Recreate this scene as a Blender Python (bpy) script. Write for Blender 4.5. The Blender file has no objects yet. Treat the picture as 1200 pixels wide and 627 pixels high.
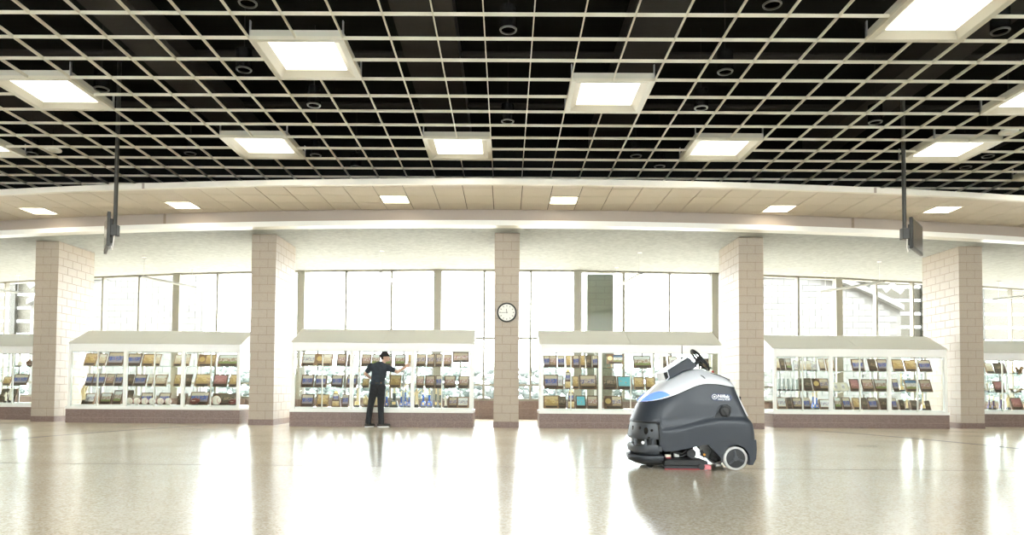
import bpy, bmesh, math, random
from mathutils import Matrix, Vector
random.seed(7)
SC = bpy.context.scene
COL = SC.collection
PI = math.pi

# ------------------------------------------------------------------ camera
cam_d = bpy.data.cameras.new('camera')
cam_d.sensor_width = 36.0
cam_d.lens = 851.8 / 1200 * 36
cam_d.shift_x = (600 - 588.1) / 1200
cam_d.shift_y = (427.1 - 313.5) / 1200
cam_d.clip_end = 400
cam = bpy.data.objects.new('camera', cam_d)
COL.objects.link(cam)
cr, cu, cf = Vector((0.99996, 0.005349, 0.007209)), Vector((-0.00701, -0.036479, 0.99931)), Vector((-0.005608, 0.99932, 0.03644))
cam.matrix_world = Matrix(((cr.x, cu.x, -cf.x, 0), (cr.y, cu.y, -cf.y, 0), (cr.z, cu.z, -cf.z, 0.865), (0, 0, 0, 1)))
SC.camera = cam

# ------------------------------------------------------------------ sky and exposure
world = bpy.data.worlds.new('bright_overcast_sky')
SC.world = world
world.use_nodes = True
bg = world.node_tree.nodes['Background']
bg.inputs['Color'].default_value = (0.96, 0.985, 1.0, 1)
bg.inputs['Strength'].default_value = 6.0
SC.view_settings.view_transform = 'Standard'
SC.view_settings.look = 'None'
SC.view_settings.exposure = 1.7
SC.view_settings.gamma = 1.0
SC.view_settings.use_curve_mapping = False
SC.cycles.transparent_max_bounces = 40
SC.cycles.max_bounces = 10
SC.cycles.diffuse_bounces = 5
SC.cycles.caustics_reflective = False
SC.cycles.caustics_refractive = False

# ------------------------------------------------------------------ materials
def srgb(*c):
    return tuple(((v / 255) / 12.92 if v / 255 <= 0.04045 else ((v / 255 + 0.055) / 1.055) ** 2.4) for v in c)

def new_mat(name):
    m = bpy.data.materials.new(name)
    m.use_nodes = True
    nt = m.node_tree
    return m, nt, nt.nodes, nt.links, nt.nodes['Principled BSDF']

def mat(name, col, rough=0.5, metal=0.0, spec=0.5, var=0.0, scale=20.0, bump=0.0, emit=None, estr=0.0, coat=0.0):
    m, nt, N, L, B = new_mat(name)
    B.inputs['Base Color'].default_value = (*col, 1)
    B.inputs['Roughness'].default_value = rough
    B.inputs['Metallic'].default_value = metal
    B.inputs['Specular IOR Level'].default_value = spec
    B.inputs['Coat Weight'].default_value = coat
    if var or bump:
        tc = N.new('ShaderNodeTexCoord')
        no = N.new('ShaderNodeTexNoise')
        no.inputs['Scale'].default_value = scale
        no.inputs['Detail'].default_value = 4
        L.new(tc.outputs['Object'], no.inputs['Vector'])
        if var:
            rp = N.new('ShaderNodeValToRGB')
            rp.color_ramp.elements[0].position = 0.3
            rp.color_ramp.elements[1].position = 0.7
            rp.color_ramp.elements[0].color = (*[max(0, v * (1 - var)) for v in col], 1)
            rp.color_ramp.elements[1].color = (*[min(1, v * (1 + var)) for v in col], 1)
            L.new(no.outputs['Fac'], rp.inputs['Fac'])
            L.new(rp.outputs['Color'], B.inputs['Base Color'])
        if bump:
            bp = N.new('ShaderNodeBump')
            bp.inputs['Strength'].default_value = bump
            bp.inputs['Distance'].default_value = 0.01
            L.new(no.outputs['Fac'], bp.inputs['Height'])
            L.new(bp.outputs['Normal'], B.inputs['Normal'])
    if emit:
        B.inputs['Emission Color'].default_value = (*emit, 1)
        B.inputs['Emission Strength'].default_value = estr
    return m

def glass_mat(name, tint=(1, 1, 1), base=0.04, edge=0.5):
    m, nt, N, L, B = new_mat(name)
    N.remove(B)
    out = N['Material Output']
    tr = N.new('ShaderNodeBsdfTransparent'); tr.inputs['Color'].default_value = (*tint, 1)
    gl = N.new('ShaderNodeBsdfGlossy'); gl.inputs['Roughness'].default_value = 0.01
    lw = N.new('ShaderNodeLayerWeight'); lw.inputs['Blend'].default_value = 0.5
    pw = N.new('ShaderNodeMath'); pw.operation = 'POWER'; pw.inputs[1].default_value = 4.0
    ma = N.new('ShaderNodeMath'); ma.operation = 'MULTIPLY_ADD'; ma.inputs[1].default_value = edge; ma.inputs[2].default_value = base
    mx = N.new('ShaderNodeMixShader')
    L.new(lw.outputs['Facing'], pw.inputs[0]); L.new(pw.outputs[0], ma.inputs[0]); L.new(ma.outputs[0], mx.inputs['Fac'])
    L.new(tr.outputs[0], mx.inputs[1]); L.new(gl.outputs[0], mx.inputs[2]); L.new(mx.outputs[0], out.inputs['Surface'])
    return m

def terrazzo(name, a, b, c, rough, scale=60, spec=0.5, coat=0.0):
    m, nt, N, L, B = new_mat(name)
    tc = N.new('ShaderNodeTexCoord')
    vo = N.new('ShaderNodeTexVoronoi'); vo.inputs['Scale'].default_value = scale
    no = N.new('ShaderNodeTexNoise'); no.inputs['Scale'].default_value = 0.7; no.inputs['Detail'].default_value = 5
    L.new(tc.outputs['Object'], vo.inputs['Vector']); L.new(tc.outputs['Object'], no.inputs['Vector'])
    sp = N.new('ShaderNodeSeparateColor'); L.new(vo.outputs['Color'], sp.inputs['Color'])
    rp = N.new('ShaderNodeValToRGB')
    e = rp.color_ramp.elements
    e[0].position = 0.0; e[0].color = (*a, 1); e[1].position = 1.0; e[1].color = (*c, 1)
    k = e.new(0.55); k.color = (*b, 1)
    L.new(sp.outputs['Red'], rp.inputs['Fac'])
    mx = N.new('ShaderNodeMix'); mx.data_type = 'RGBA'; mx.blend_type = 'MULTIPLY'
    mx.inputs['Factor'].default_value = 0.35
    L.new(rp.outputs['Color'], mx.inputs['A'])
    r2 = N.new('ShaderNodeValToRGB'); r2.color_ramp.elements[0].color = (0.86, 0.84, 0.80, 1); r2.color_ramp.elements[0].position = 0.3
    r2.color_ramp.elements[1].position = 0.7
    L.new(no.outputs['Fac'], r2.inputs['Fac']); L.new(r2.outputs['Color'], mx.inputs['B'])
    L.new(mx.outputs['Result'], B.inputs['Base Color'])
    mr = N.new('ShaderNodeMapRange'); mr.inputs['To Min'].default_value = rough * 0.75; mr.inputs['To Max'].default_value = rough * 1.3
    L.new(no.outputs['Fac'], mr.inputs['Value']); L.new(mr.outputs['Result'], B.inputs['Roughness'])
    B.inputs['Specular IOR Level'].default_value = spec
    B.inputs['Coat Weight'].default_value = coat
    B.inputs['Coat Roughness'].default_value = 0.05
    return m

def photo_mat(name, top, mid_a, mid_b, low, scale=20.0):
    m, nt, N, L, B = new_mat(name)
    tc = N.new('ShaderNodeTexCoord'); sx = N.new('ShaderNodeSeparateXYZ')
    L.new(tc.outputs['Generated'], sx.inputs[0])
    vo = N.new('ShaderNodeTexVoronoi'); vo.inputs['Scale'].default_value = scale
    L.new(tc.outputs['Generated'], vo.inputs['Vector'])
    sc = N.new('ShaderNodeSeparateColor'); L.new(vo.outputs['Color'], sc.inputs['Color'])
    cr_ = N.new('ShaderNodeValToRGB'); cr_.color_ramp.interpolation = 'CONSTANT'
    e = cr_.color_ramp.elements
    e[0].color = (*mid_a, 1); e[1].position = 0.5; e[1].color = (*mid_b, 1)
    k = e.new(0.85); k.color = (0.5, 0.33, 0.24, 1)
    L.new(sc.outputs['Red'], cr_.inputs['Fac'])
    ad = N.new('ShaderNodeMath'); ad.operation = 'MULTIPLY_ADD'; ad.inputs[1].default_value = 0.14
    L.new(sc.outputs['Green'], ad.inputs[0]); L.new(sx.outputs['Z'], ad.inputs[2])
    g1 = N.new('ShaderNodeMath'); g1.operation = 'GREATER_THAN'; g1.inputs[1].default_value = 0.30
    g2 = N.new('ShaderNodeMath'); g2.operation = 'GREATER_THAN'; g2.inputs[1].default_value = 0.74
    L.new(ad.outputs[0], g1.inputs[0]); L.new(ad.outputs[0], g2.inputs[0])
    m1 = N.new('ShaderNodeMix'); m1.data_type = 'RGBA'; m1.inputs['A'].default_value = (*low, 1)
    L.new(g1.outputs[0], m1.inputs['Factor']); L.new(cr_.outputs['Color'], m1.inputs['B'])
    m2 = N.new('ShaderNodeMix'); m2.data_type = 'RGBA'; m2.inputs['B'].default_value = (*top, 1)
    L.new(g2.outputs[0], m2.inputs['Factor']); L.new(m1.outputs['Result'], m2.inputs['A'])
    L.new(m2.outputs['Result'], B.inputs['Base Color'])
    B.inputs['Roughness'].default_value = 0.3
    return m

M = {
    'floor': terrazzo('polished_beige_terrazzo', (0.61, 0.50, 0.345), (0.79, 0.685, 0.51), (0.88, 0.80, 0.65), 0.17, 70, 0.8),
    'strip': mat('brown_terrazzo_strip', (0.10, 0.06, 0.045), 0.55, spec=0.15, var=0.3, scale=80),
    'joint': mat('floor_joint', (0.22, 0.16, 0.11), 0.5, spec=0.2),
    'granite': terrazzo('mauve_brown_granite', (0.12, 0.075, 0.062), (0.20, 0.135, 0.112), (0.29, 0.215, 0.19), 0.35, 130),
    'granite_joint': mat('granite_joint', (0.30, 0.22, 0.19), 0.7),
    'block': mat('tan_ground_face_block', (0.40, 0.34, 0.275), 0.5, var=0.13, scale=90, bump=0.12),
    'mortar': mat('brown_mortar', (0.30, 0.24, 0.185), 0.85, var=0.15, scale=60),
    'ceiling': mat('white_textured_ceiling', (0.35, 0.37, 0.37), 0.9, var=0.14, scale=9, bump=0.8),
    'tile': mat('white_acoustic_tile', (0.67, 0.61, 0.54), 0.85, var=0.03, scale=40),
    'tile_bar': mat('dark_tile_joint_backing', (0.10, 0.085, 0.065), 0.7),  # dark brown backing that shows in the joints between soffit tiles
    'taupe': mat('taupe_paint', (0.40, 0.345, 0.30), 0.6),
    'fascia': mat('cream_paint', (0.80, 0.765, 0.69), 0.45),
    'deck': mat('black_painted_deck', (0.006, 0.006, 0.005), 0.9, spec=0.1),
    'duct': mat('black_brown_duct', (0.016, 0.013, 0.010), 0.7, spec=0.2),
    'grid': mat('off_white_grid_bar', (0.72, 0.68, 0.56), 0.4),
    'light_frame': mat('cream_light_frame', (0.60, 0.58, 0.50), 0.35),
    'steel': mat('brushed_steel', (0.55, 0.55, 0.54), 0.3, metal=0.9),
    'lens': mat('lit_lens', (0.9, 0.9, 0.85), 0.5, emit=(1.0, 0.95, 0.83), estr=1.5),
    'lens_small': mat('lit_soffit_lens', (0.9, 0.9, 0.85), 0.5, emit=(1.0, 0.88, 0.66), estr=4.0),
    'black_gloss': mat('black_gloss', (0.01, 0.01, 0.01), 0.15),
    'ring': mat('dark_grey_ring', (0.12, 0.12, 0.11), 0.3, metal=0.6),
    'white': mat('white_paint', (0.84, 0.84, 0.81), 0.35),
    'offwhite': mat('sage_white_paint', (0.70, 0.70, 0.64), 0.5),
    'mullion': mat('taupe_aluminium', (0.24, 0.225, 0.18), 0.4),
    'post': mat('sage_grey_post', (0.31, 0.295, 0.245), 0.5),
    'glass': glass_mat('window_glass', (0.97, 0.99, 0.985), 0.005, 0.3),
    'case_glass': glass_mat('case_glass', (0.985, 1, 0.995), 0.015, 0.3),
    'shelf_glass': glass_mat('shelf_glass', (0.90, 0.97, 0.95), 0.10, 0.5),
    'pendant': mat('pale_grey_strip_housing', (0.30, 0.30, 0.28), 0.4),
    'rail': mat('grey_shelf_standard', (0.33, 0.33, 0.31), 0.4, metal=0.5),
    'wood': mat('walnut_board', (0.125, 0.068, 0.038), 0.4, var=0.3, scale=14),
    'oak': mat('oak_board', (0.27, 0.165, 0.09), 0.4, var=0.2, scale=14),
    'plate': mat('dark_nameplate', (0.045, 0.033, 0.025), 0.3),
    'brass': mat('brass_plate', (0.62, 0.46, 0.20), 0.3, metal=0.6),
    'gold': mat('gold_trophy_metal', (0.66, 0.53, 0.30), 0.3, metal=0.6),
    'ivory': mat('ivory_figure', (0.78, 0.73, 0.60), 0.4),
    'blue': mat('blue_trophy_column', (0.02, 0.10, 0.45), 0.25, metal=0.3),
    'purple': mat('purple_trophy_column', (0.075, 0.03, 0.15), 0.3),
    'darkcol': mat('dark_green_column', (0.05, 0.07, 0.06), 0.3),
    'marble': mat('dark_marble', (0.05, 0.045, 0.04), 0.25, var=0.4, scale=30),
    'acrylic': mat('clear_grey_acrylic', (0.42, 0.46, 0.45), 0.1),
    'paper': mat('cream_paper', (0.80, 0.76, 0.64), 0.6),
    'maroon': mat('maroon_leather', (0.17, 0.045, 0.035), 0.5, bump=0.2, scale=120),
    'ball': mat('white_ball_leather', (0.80, 0.77, 0.68), 0.5),
    'stitch': mat('red_stitching', (0.45, 0.06, 0.05), 0.6),
    'added_case_fill': mat('added_fill_glow', (0.9, 0.9, 0.9), 0.5, emit=(1.0, 0.93, 0.82), estr=1.1),  # glow of the strips added inside the cases as fill
    'green_leaf': mat('pale_leaves', (0.105, 0.12, 0.11), 0.8, var=0.3, scale=3),
    'concrete': mat('outside_concrete', (0.62, 0.60, 0.56), 0.8, var=0.06, scale=2),
    'outblock': mat('sage_block', (0.16, 0.165, 0.13), 0.7, var=0.15, scale=60),
    'outmortar': mat('sage_mortar', (0.11, 0.113, 0.088), 0.9),
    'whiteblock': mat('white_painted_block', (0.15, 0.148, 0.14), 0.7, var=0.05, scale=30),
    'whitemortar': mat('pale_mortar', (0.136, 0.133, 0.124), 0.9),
    'outsteel': mat('olive_steel_beam', (0.02, 0.0185, 0.011), 0.6),
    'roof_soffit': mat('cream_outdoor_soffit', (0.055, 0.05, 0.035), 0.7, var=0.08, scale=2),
    # scrubber
    'slate': mat('slate_grey_plastic', (0.031, 0.037, 0.047), 0.42, spec=0.4, coat=0.05),
    'slate_dark': mat('dark_charcoal_plastic', (0.016, 0.017, 0.019), 0.5),
    'bumper': mat('mid_grey_plastic', (0.050, 0.055, 0.064), 0.42),
    'silver': mat('light_grey_plastic', (0.74, 0.75, 0.78), 0.35, coat=0.2),
    'blue_lamp': mat('blue_led_lens', (0.10, 0.20, 0.75), 0.25, emit=(0.16, 0.32, 1.0), estr=0.32),
    'rubber': mat('black_rubber', (0.012, 0.012, 0.012), 0.5),
    'tyre': mat('grey_tyre_rubber', (0.55, 0.55, 0.54), 0.6),
    'red': mat('red_rubber', (0.30, 0.02, 0.025), 0.5),
    'pinkplastic': mat('pale_red_plastic', (0.65, 0.20, 0.22), 0.4),
    'orange': mat('orange_plastic', (0.65, 0.28, 0.03), 0.4),
    'badge': mat('navy_badge', (0.025, 0.04, 0.10), 0.4),
    'lettering': mat('white_lettering', (0.85, 0.86, 0.88), 0.5),
    # worker
    'skin': mat('skin', (0.56, 0.36, 0.27), 0.55),
    'shirt': mat('dark_navy_cotton', (0.024, 0.032, 0.044), 0.85, var=0.25, scale=12, bump=0.25),
    'jeans': mat('black_denim', (0.020, 0.022, 0.026), 0.85, var=0.3, scale=30, bump=0.2),
    'cap': mat('black_cap_cloth', (0.008, 0.008, 0.009), 0.8),
    'hair': mat('dark_brown_hair', (0.03, 0.02, 0.014), 0.7),
    'sole': mat('white_rubber_sole', (0.78, 0.78, 0.76), 0.5),
    'leather': mat('black_brown_leather', (0.03, 0.025, 0.02), 0.5),
    'clockface': mat('white_clock_face', (0.82, 0.82, 0.77), 0.5),
    'clockink': mat('grey_clock_print', (0.16, 0.16, 0.14), 0.6),
    'rim': mat('charcoal_clock_rim', (0.03, 0.035, 0.035), 0.4),
    'screen': mat('grey_tv_screen', (0.03, 0.03, 0.03), 0.15, spec=0.6),
    'tv': mat('dark_brown_tv_plastic', (0.03, 0.027, 0.02), 0.4),
}
W_ = (0.75, 0.73, 0.66)
PH = {
    'blue': photo_mat('blue_team_photo', (0.62, 0.55, 0.42), (0.05, 0.08, 0.30), (0.16, 0.21, 0.44), (0.32, 0.30, 0.33)),
    'cream': photo_mat('cream_document', W_, (0.62, 0.54, 0.40), (0.72, 0.66, 0.52), (0.55, 0.45, 0.30), 7),
    'gold': photo_mat('golden_award_print', (0.66, 0.52, 0.28), (0.50, 0.34, 0.13), (0.68, 0.52, 0.25), (0.44, 0.30, 0.12), 8),
    'green': photo_mat('green_field_photo', (0.66, 0.70, 0.68), (0.30, 0.20, 0.16), (0.62, 0.60, 0.52), (0.22, 0.27, 0.09)),
    'crowd': photo_mat('crowd_photo', (0.55, 0.48, 0.36), (0.35, 0.14, 0.13), (0.60, 0.56, 0.52), (0.34, 0.24, 0.16)),
    'dark': photo_mat('dark_photo', (0.16, 0.13, 0.09), (0.04, 0.04, 0.035), (0.30, 0.24, 0.15), (0.09, 0.065, 0.04)),
    'white': photo_mat('white_photo', (0.80, 0.80, 0.78), (0.78, 0.77, 0.74), (0.28, 0.30, 0.42), (0.70, 0.68, 0.62)),
    'pink': photo_mat('dusty_pink_print', (0.42, 0.20, 0.19), (0.48, 0.24, 0.22), (0.38, 0.17, 0.16), (0.28, 0.13, 0.11), 6),
    'teal': photo_mat('teal_print', (0.16, 0.50, 0.58), (0.18, 0.52, 0.60), (0.15, 0.48, 0.56), (0.20, 0.50, 0.56), 5),
    'sky': photo_mat('blue_sky_field_photo', (0.10, 0.18, 0.30), (0.60, 0.58, 0.54), (0.70, 0.70, 0.66), (0.28, 0.30, 0.10)),
    'medal': photo_mat('team_medal_photo', (0.60, 0.52, 0.38), (0.12, 0.12, 0.26), (0.58, 0.50, 0.42), (0.36, 0.28, 0.18)),
}

# ------------------------------------------------------------------ mesh helpers
class MB:
    def __init__(self):
        self.v = []; self.f = []
    def add(self, vs, fs):
        o = len(self.v); self.v += [tuple(p) for p in vs]; self.f += [tuple(i + o for i in q) for q in fs]; return self
    def box(self, x0, x1, y0, y1, z0, z1):
        return self.add([(x0, y0, z0), (x1, y0, z0), (x1, y1, z0), (x0, y1, z0), (x0, y0, z1), (x1, y0, z1), (x1, y1, z1), (x0, y1, z1)],
                        [(0, 3, 2, 1), (4, 5, 6, 7), (0, 1, 5, 4), (1, 2, 6, 5), (2, 3, 7, 6), (3, 0, 4, 7)])
    def frustum(self, cx, cy, z0, z1, a0, b0, a1, b1):
        return self.add([(cx - a0, cy - b0, z0), (cx + a0, cy - b0, z0), (cx + a0, cy + b0, z0), (cx - a0, cy + b0, z0),
                         (cx - a1, cy - b1, z1), (cx + a1, cy - b1, z1), (cx + a1, cy + b1, z1), (cx - a1, cy + b1, z1)],
                        [(0, 3, 2, 1), (4, 5, 6, 7), (0, 1, 5, 4), (1, 2, 6, 5), (2, 3, 7, 6), (3, 0, 4, 7)])
    def prism(self, poly, a, b, axis='y'):
        n = len(poly)
        def P(u, w, t):
            return {'y': (u, t, w), 'x': (t, u, w), 'z': (u, w, t)}[axis]
        vs = [P(u, w, a) for u, w in poly] + [P(u, w, b) for u, w in poly]
        fs = [tuple(range(n)), tuple(range(2 * n - 1, n - 1, -1))] + [(i, i + n, (i + 1) % n + n, (i + 1) % n) for i in range(n)]
        return self.add(vs, fs)
    def tube(self, pts, r, n=10, cap=True, r1=None):
        pts = [Vector(p) for p in pts]; rings = []
        m = len(pts)
        for i, p in enumerate(pts):
            d = (pts[min(i + 1, m - 1)] - pts[max(i - 1, 0)]).normalized()
            a = d.cross(Vector((0, 0, 1)))
            if a.length < 1e-3: a = d.cross(Vector((1, 0, 0)))
            a.normalize(); b = d.cross(a)
            rr = r if r1 is None else r + (r1 - r) * i / (m - 1)
            rings.append([p + a * rr * math.cos(2 * PI * k / n) + b * rr * math.sin(2 * PI * k / n) for k in range(n)])
        vs = [q for R in rings for q in R]; fs = []
        for i in range(m - 1):
            for k in range(n):
                fs.append((i * n + k, i * n + (k + 1) % n, (i + 1) * n + (k + 1) % n, (i + 1) * n + k))
        if cap:
            fs.append(tuple(range(n - 1, -1, -1))); fs.append(tuple((m - 1) * n + k for k in range(n)))
        return self.add(vs, fs)
    def lathe(self, prof, c=(0, 0, 0), n=16, axis=(0, 0, 1), ring=False):
        ax = Vector(axis).normalized(); c = Vector(c)
        a = ax.orthogonal().normalized(); b = ax.cross(a)
        vs = []; fs = []
        for r, h in prof:
            vs += [c + ax * h + (a * math.cos(2 * PI * k / n) + b * math.sin(2 * PI * k / n)) * max(r, 1e-5) for k in range(n)]
        m = len(prof)
        for i in range(m - 1):
            for k in range(n):
                fs.append((i * n + k, i * n + (k + 1) % n, (i + 1) * n + (k + 1) % n, (i + 1) * n + k))
        if ring:
            for k in range(n): fs.append(((m - 1) * n + k, (m - 1) * n + (k + 1) % n, (k + 1) % n, k))
        else:
            fs.append(tuple(range(n - 1, -1, -1))); fs.append(tuple((m - 1) * n + k for k in range(n)))
        return self.add(vs, fs)
    def torus(self, c, R, r, axis, n=40, m=8):
        ax = Vector(axis).normalized(); a = ax.orthogonal().normalized(); b = ax.cross(a); c = Vector(c)
        vs = []; fs = []
        for i in range(n):
            t = 2 * PI * i / n; d = a * math.cos(t) + b * math.sin(t)
            for k in range(m):
                s = 2 * PI * k / m
                vs.append(c + d * (R + r * math.cos(s)) + ax * r * math.sin(s))
        for i in range(n):
            for k in range(m):
                fs.append((i * m + k, ((i + 1) % n) * m + k, ((i + 1) % n) * m + (k + 1) % m, i * m + (k + 1) % m))
        return self.add(vs, fs)
    def ell(self, c, rx, ry, rz, n=14, m=10):
        vs = []; fs = []
        for j in range(m + 1):
            t = -PI / 2 + PI * j / m
            for k in range(n):
                s = 2 * PI * k / n; q = max(math.cos(t), 1e-4)
                vs.append((c[0] + rx * q * math.cos(s), c[1] + ry * q * math.sin(s), c[2] + rz * math.sin(t)))
        for j in range(m):
            for k in range(n):
                fs.append((j * n + k, j * n + (k + 1) % n, (j + 1) * n + (k + 1) % n, (j + 1) * n + k))
        fs.append(tuple(range(n - 1, -1, -1))); fs.append(tuple(m * n + k for k in range(n)))
        return self.add(vs, fs)
    def capsule(self, p0, p1, r0, r1, ky=1.0, n=14):
        p0 = Vector(p0); p1 = Vector(p1); d = (p1 - p0)
        Ln = d.length; d.normalize()
        prof = []
        for k in range(5): t = PI / 2 * (1 - k / 5); prof.append((r0 * math.cos(t), -r0 * math.sin(t)))
        prof.append((r0, 0)); prof.append((r1, Ln))
        for k in range(1, 6): t = PI / 2 * k / 5; prof.append((r1 * math.cos(t), Ln + r1 * math.sin(t)))
        o = len(self.v); self.lathe(prof, p0, n, d)
        if ky != 1.0:
            for i in range(o, len(self.v)):
                x, y, z = self.v[i]
                t = max(0, min(1, (Vector((x, y, z)) - p0).dot(d) / max(Ln, 1e-6)))
                cy = p0.y + (p1.y - p0.y) * t
                self.v[i] = (x, cy + (y - cy) * ky, z)
        return self
    def mesh(self, name, smooth=False, bevel=0.0):
        me = bpy.data.meshes.new(name); me.from_pydata(self.v, [], self.f)
        bm = bmesh.new(); bm.from_mesh(me)
        bmesh.ops.recalc_face_normals(bm, faces=bm.faces)
        if bevel:
            bmesh.ops.bevel(bm, geom=list(bm.edges), offset=bevel, segments=1, affect='EDGES')
        bm.to_mesh(me); bm.free()
        if smooth:
            for p in me.polygons: p.use_smooth = True
        return me
    def build(self, name, m, parent=None, smooth=False, bevel=0.0, loc=None, rot=None):
        return obj(name, self.mesh(name, smooth, bevel), m, parent, loc, rot)

def obj(name, me, m=None, parent=None, loc=None, rot=None):
    o = bpy.data.objects.new(name, me); COL.objects.link(o)
    if m is not None and not me.materials:
        me.materials.append(M[m] if isinstance(m, str) else m)
    if parent: o.parent = parent
    if loc is not None: o.location = loc
    if rot is not None: o.rotation_euler = rot
    return o

def tag(o, label, cat, group=None, kind=None):
    o['label'] = label; o['category'] = cat
    if group: o['group'] = group
    if kind: o['kind'] = kind
    return o

def thing(name, label, cat, loc=(0, 0, 0), rotz=0, group=None, kind=None):
    o = bpy.data.objects.new(name, None); COL.objects.link(o)
    o.location = loc; o.rotation_euler = (0, 0, rotz); o.empty_display_size = 0.1
    return tag(o, label, cat, group, kind)

def smooth_by_angle(o, ang=40):
    me = o.data
    for p in me.polygons: p.use_smooth = True
    me.set_sharp_from_angle(angle=math.radians(ang))
    return o

ARC = 73.0
def ay(x, R):
    return ARC - math.sqrt(R * R - x * x)

def arc_band(R, x0, x1, z0, z1, thick, n=60):
    mb = MB(); pts = []
    for i in range(n + 1):
        x = x0 + (x1 - x0) * i / n
        k = (R - thick) / R
        pts.append(((x, ay(x, R)), (x * k, ARC + (ay(x, R) - ARC) * k)))
    for i in range(n):
        (a, b), (c, d) = pts[i], pts[i + 1]
        mb.add([(*a, z0), (*c, z0), (*d, z0), (*b, z0), (*a, z1), (*c, z1), (*d, z1), (*b, z1)],
               [(0, 3, 2, 1), (4, 5, 6, 7), (0, 1, 5, 4), (2, 3, 7, 6)] + ([(3, 0, 4, 7)] if i == 0 else []) + ([(1, 2, 6, 5)] if i == n - 1 else []))
    return mb

# ================================================================== the setting
fl = MB().box(-22, 22, -7, 28, -0.25, 0).build('floor', 'floor'); tag(fl, 'polished beige terrazzo floor of the hall', 'floor', kind='structure')
def floor_strip(xs, name, w, m):
    mb = MB()
    for s, sgn in ((0, 1),):
        L = [(x - w / 2, y) for x, y in xs]; R_ = [(x + w / 2, y) for x, y in xs]
        for i in range(len(xs) - 1):
            mb.add([(*L[i], 0.0004), (*R_[i], 0.0004), (*R_[i + 1], 0.0004), (*L[i + 1], 0.0004),
                    (*L[i], 0.0016), (*R_[i], 0.0016), (*R_[i + 1], 0.0016), (*L[i + 1], 0.0016)],
                   [(4, 5, 6, 7), (0, 1, 5, 4), (1, 2, 6, 5), (2, 3, 7, 6), (3, 0, 4, 7)])
    return mb.build(name, m, fl)
for s in (-1, 1):
    floor_strip([(s * (8.25 - 0.03 * (y - 11) ** 2), y) for y in [3 + 0.35 * k for k in range(41)]], 'inlay_strip', 0.11, 'strip')
MB().box(-20, 20, 8.30, 8.325, 0.0004, 0.0014).build('joint_strip', 'joint', fl)

# upper black deck over everything and the far ends of the hall
dk = MB().box(-22, 22, -7.4, 24, 6.8, 7.0).build('ceiling', 'deck'); tag(dk, 'black painted roof deck above the open grid', 'ceiling', kind='structure')
for k, (x, w, z) in enumerate([(-9.4, 0.55, 6.25), (-5.6, 0.7, 6.2), (-1.25, 0.9, 6.35), (2.2, 0.8, 6.3), (6.9, 0.7, 6.2), (10.6, 0.5, 6.3)]):
    MB().box(x - w / 2, x + w / 2, 2, 16, z, z + 0.35).build('duct', 'duct', dk)
for y in (9.9, 12.1, 14.3):
    MB().tube([(-14, y, 6.55), (14, y, 6.55)], 0.06, 8).build('pipe', 'duct', dk)
bw = arc_band(56.35, -21.5, 21.5, 5.10, 6.8, 0.15, 60).build('wall_bulkhead', 'deck'); tag(bw, 'black bulkhead above the curved soffit', 'wall', kind='structure')
for s, n in ((-1, 'wall_left'), (1, 'wall_right')):
    w = MB().box(min(s * 22, s * 22.3), max(s * 22, s * 22.3), -7, 29, 0, 7).build(n, 'fascia')
    tag(w, 'cream side wall of the hall, ' + ('left' if s < 0 else 'right') + ' end', 'wall', kind='structure')
rw = thing('wall_rear_added', 'added unseen rear wall with high windows for front fill light', 'wall', (0, -7, 0), kind='structure')  # unseen wall and its high windows, added to light the fronts
MB().box(-22, 22, -0.3, 0, 0, 3.7).build('bounce_wall', 'white', rw)  # white so that it bounces light back into the hall
MB().box(-22, 22, -0.3, 0, 6.6, 6.8).build('header', 'fascia', rw)
for x in range(-22, 23, 4):
    MB().box(x - 0.2, x + 0.2, -0.3, 0, 3.7, 6.6).build('post', 'block', rw)
for x in range(-22, 22, 4):
    MB().box(x + 0.2, x + 3.8, -0.16, -0.15, 3.7, 6.6).build('pane', 'glass', rw)

# ---------------------------------------------------------------- curved soffit: fascia, tiles, taupe face, lip, lower ceiling
ZS, ZC, ZG = 5.0, 4.615, 5.376
R_FASC, R_BACK, R_LIP, R_WIN = 58.62, 56.55, 56.67, 50.6
t1 = arc_band(R_FASC, -15, 15, ZS - 0.005, ZS + 0.11, 0.10, 70).build('trim_1', 'fascia', smooth=False); tag(t1, 'curved cream fascia edge below the black grid ceiling', 'fascia', kind='structure')
for p in t1.data.polygons: p.use_smooth = False
sof = thing('ceiling_soffit', 'curved strip of cream acoustic ceiling tiles', 'ceiling', (0, 0, ZS), kind='structure')
back = arc_band(R_FASC - 0.1, -15, 15, 0.02, 0.05, R_FASC - 0.1 - R_BACK, 70)
back.build('soffit_backing', 'tile_bar', sof)
GX, GY, GS = -0.299, 8.595, 0.61
soffit_lights = [(-18, 13), (-12, 12), (-4, 11), (2, 11), (10, 12), (16, 12)]
def clip_poly(poly, R, inside):
    # keep the points nearer than radius R (inside=True) or farther
    out = []
    n = len(poly)
    def val(p): 
        d = math.hypot(p[0], p[1] - ARC) - R
        return -d if inside else d
    for i in range(n):
        a, b = poly[i], poly[(i + 1) % n]
        va, vb = val(a), val(b)
        if va >= 0: out.append(a)
        if (va >= 0) != (vb >= 0):
            t = va / (va - vb); out.append((a[0] + (b[0] - a[0]) * t, a[1] + (b[1] - a[1]) * t))
    return out
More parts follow.
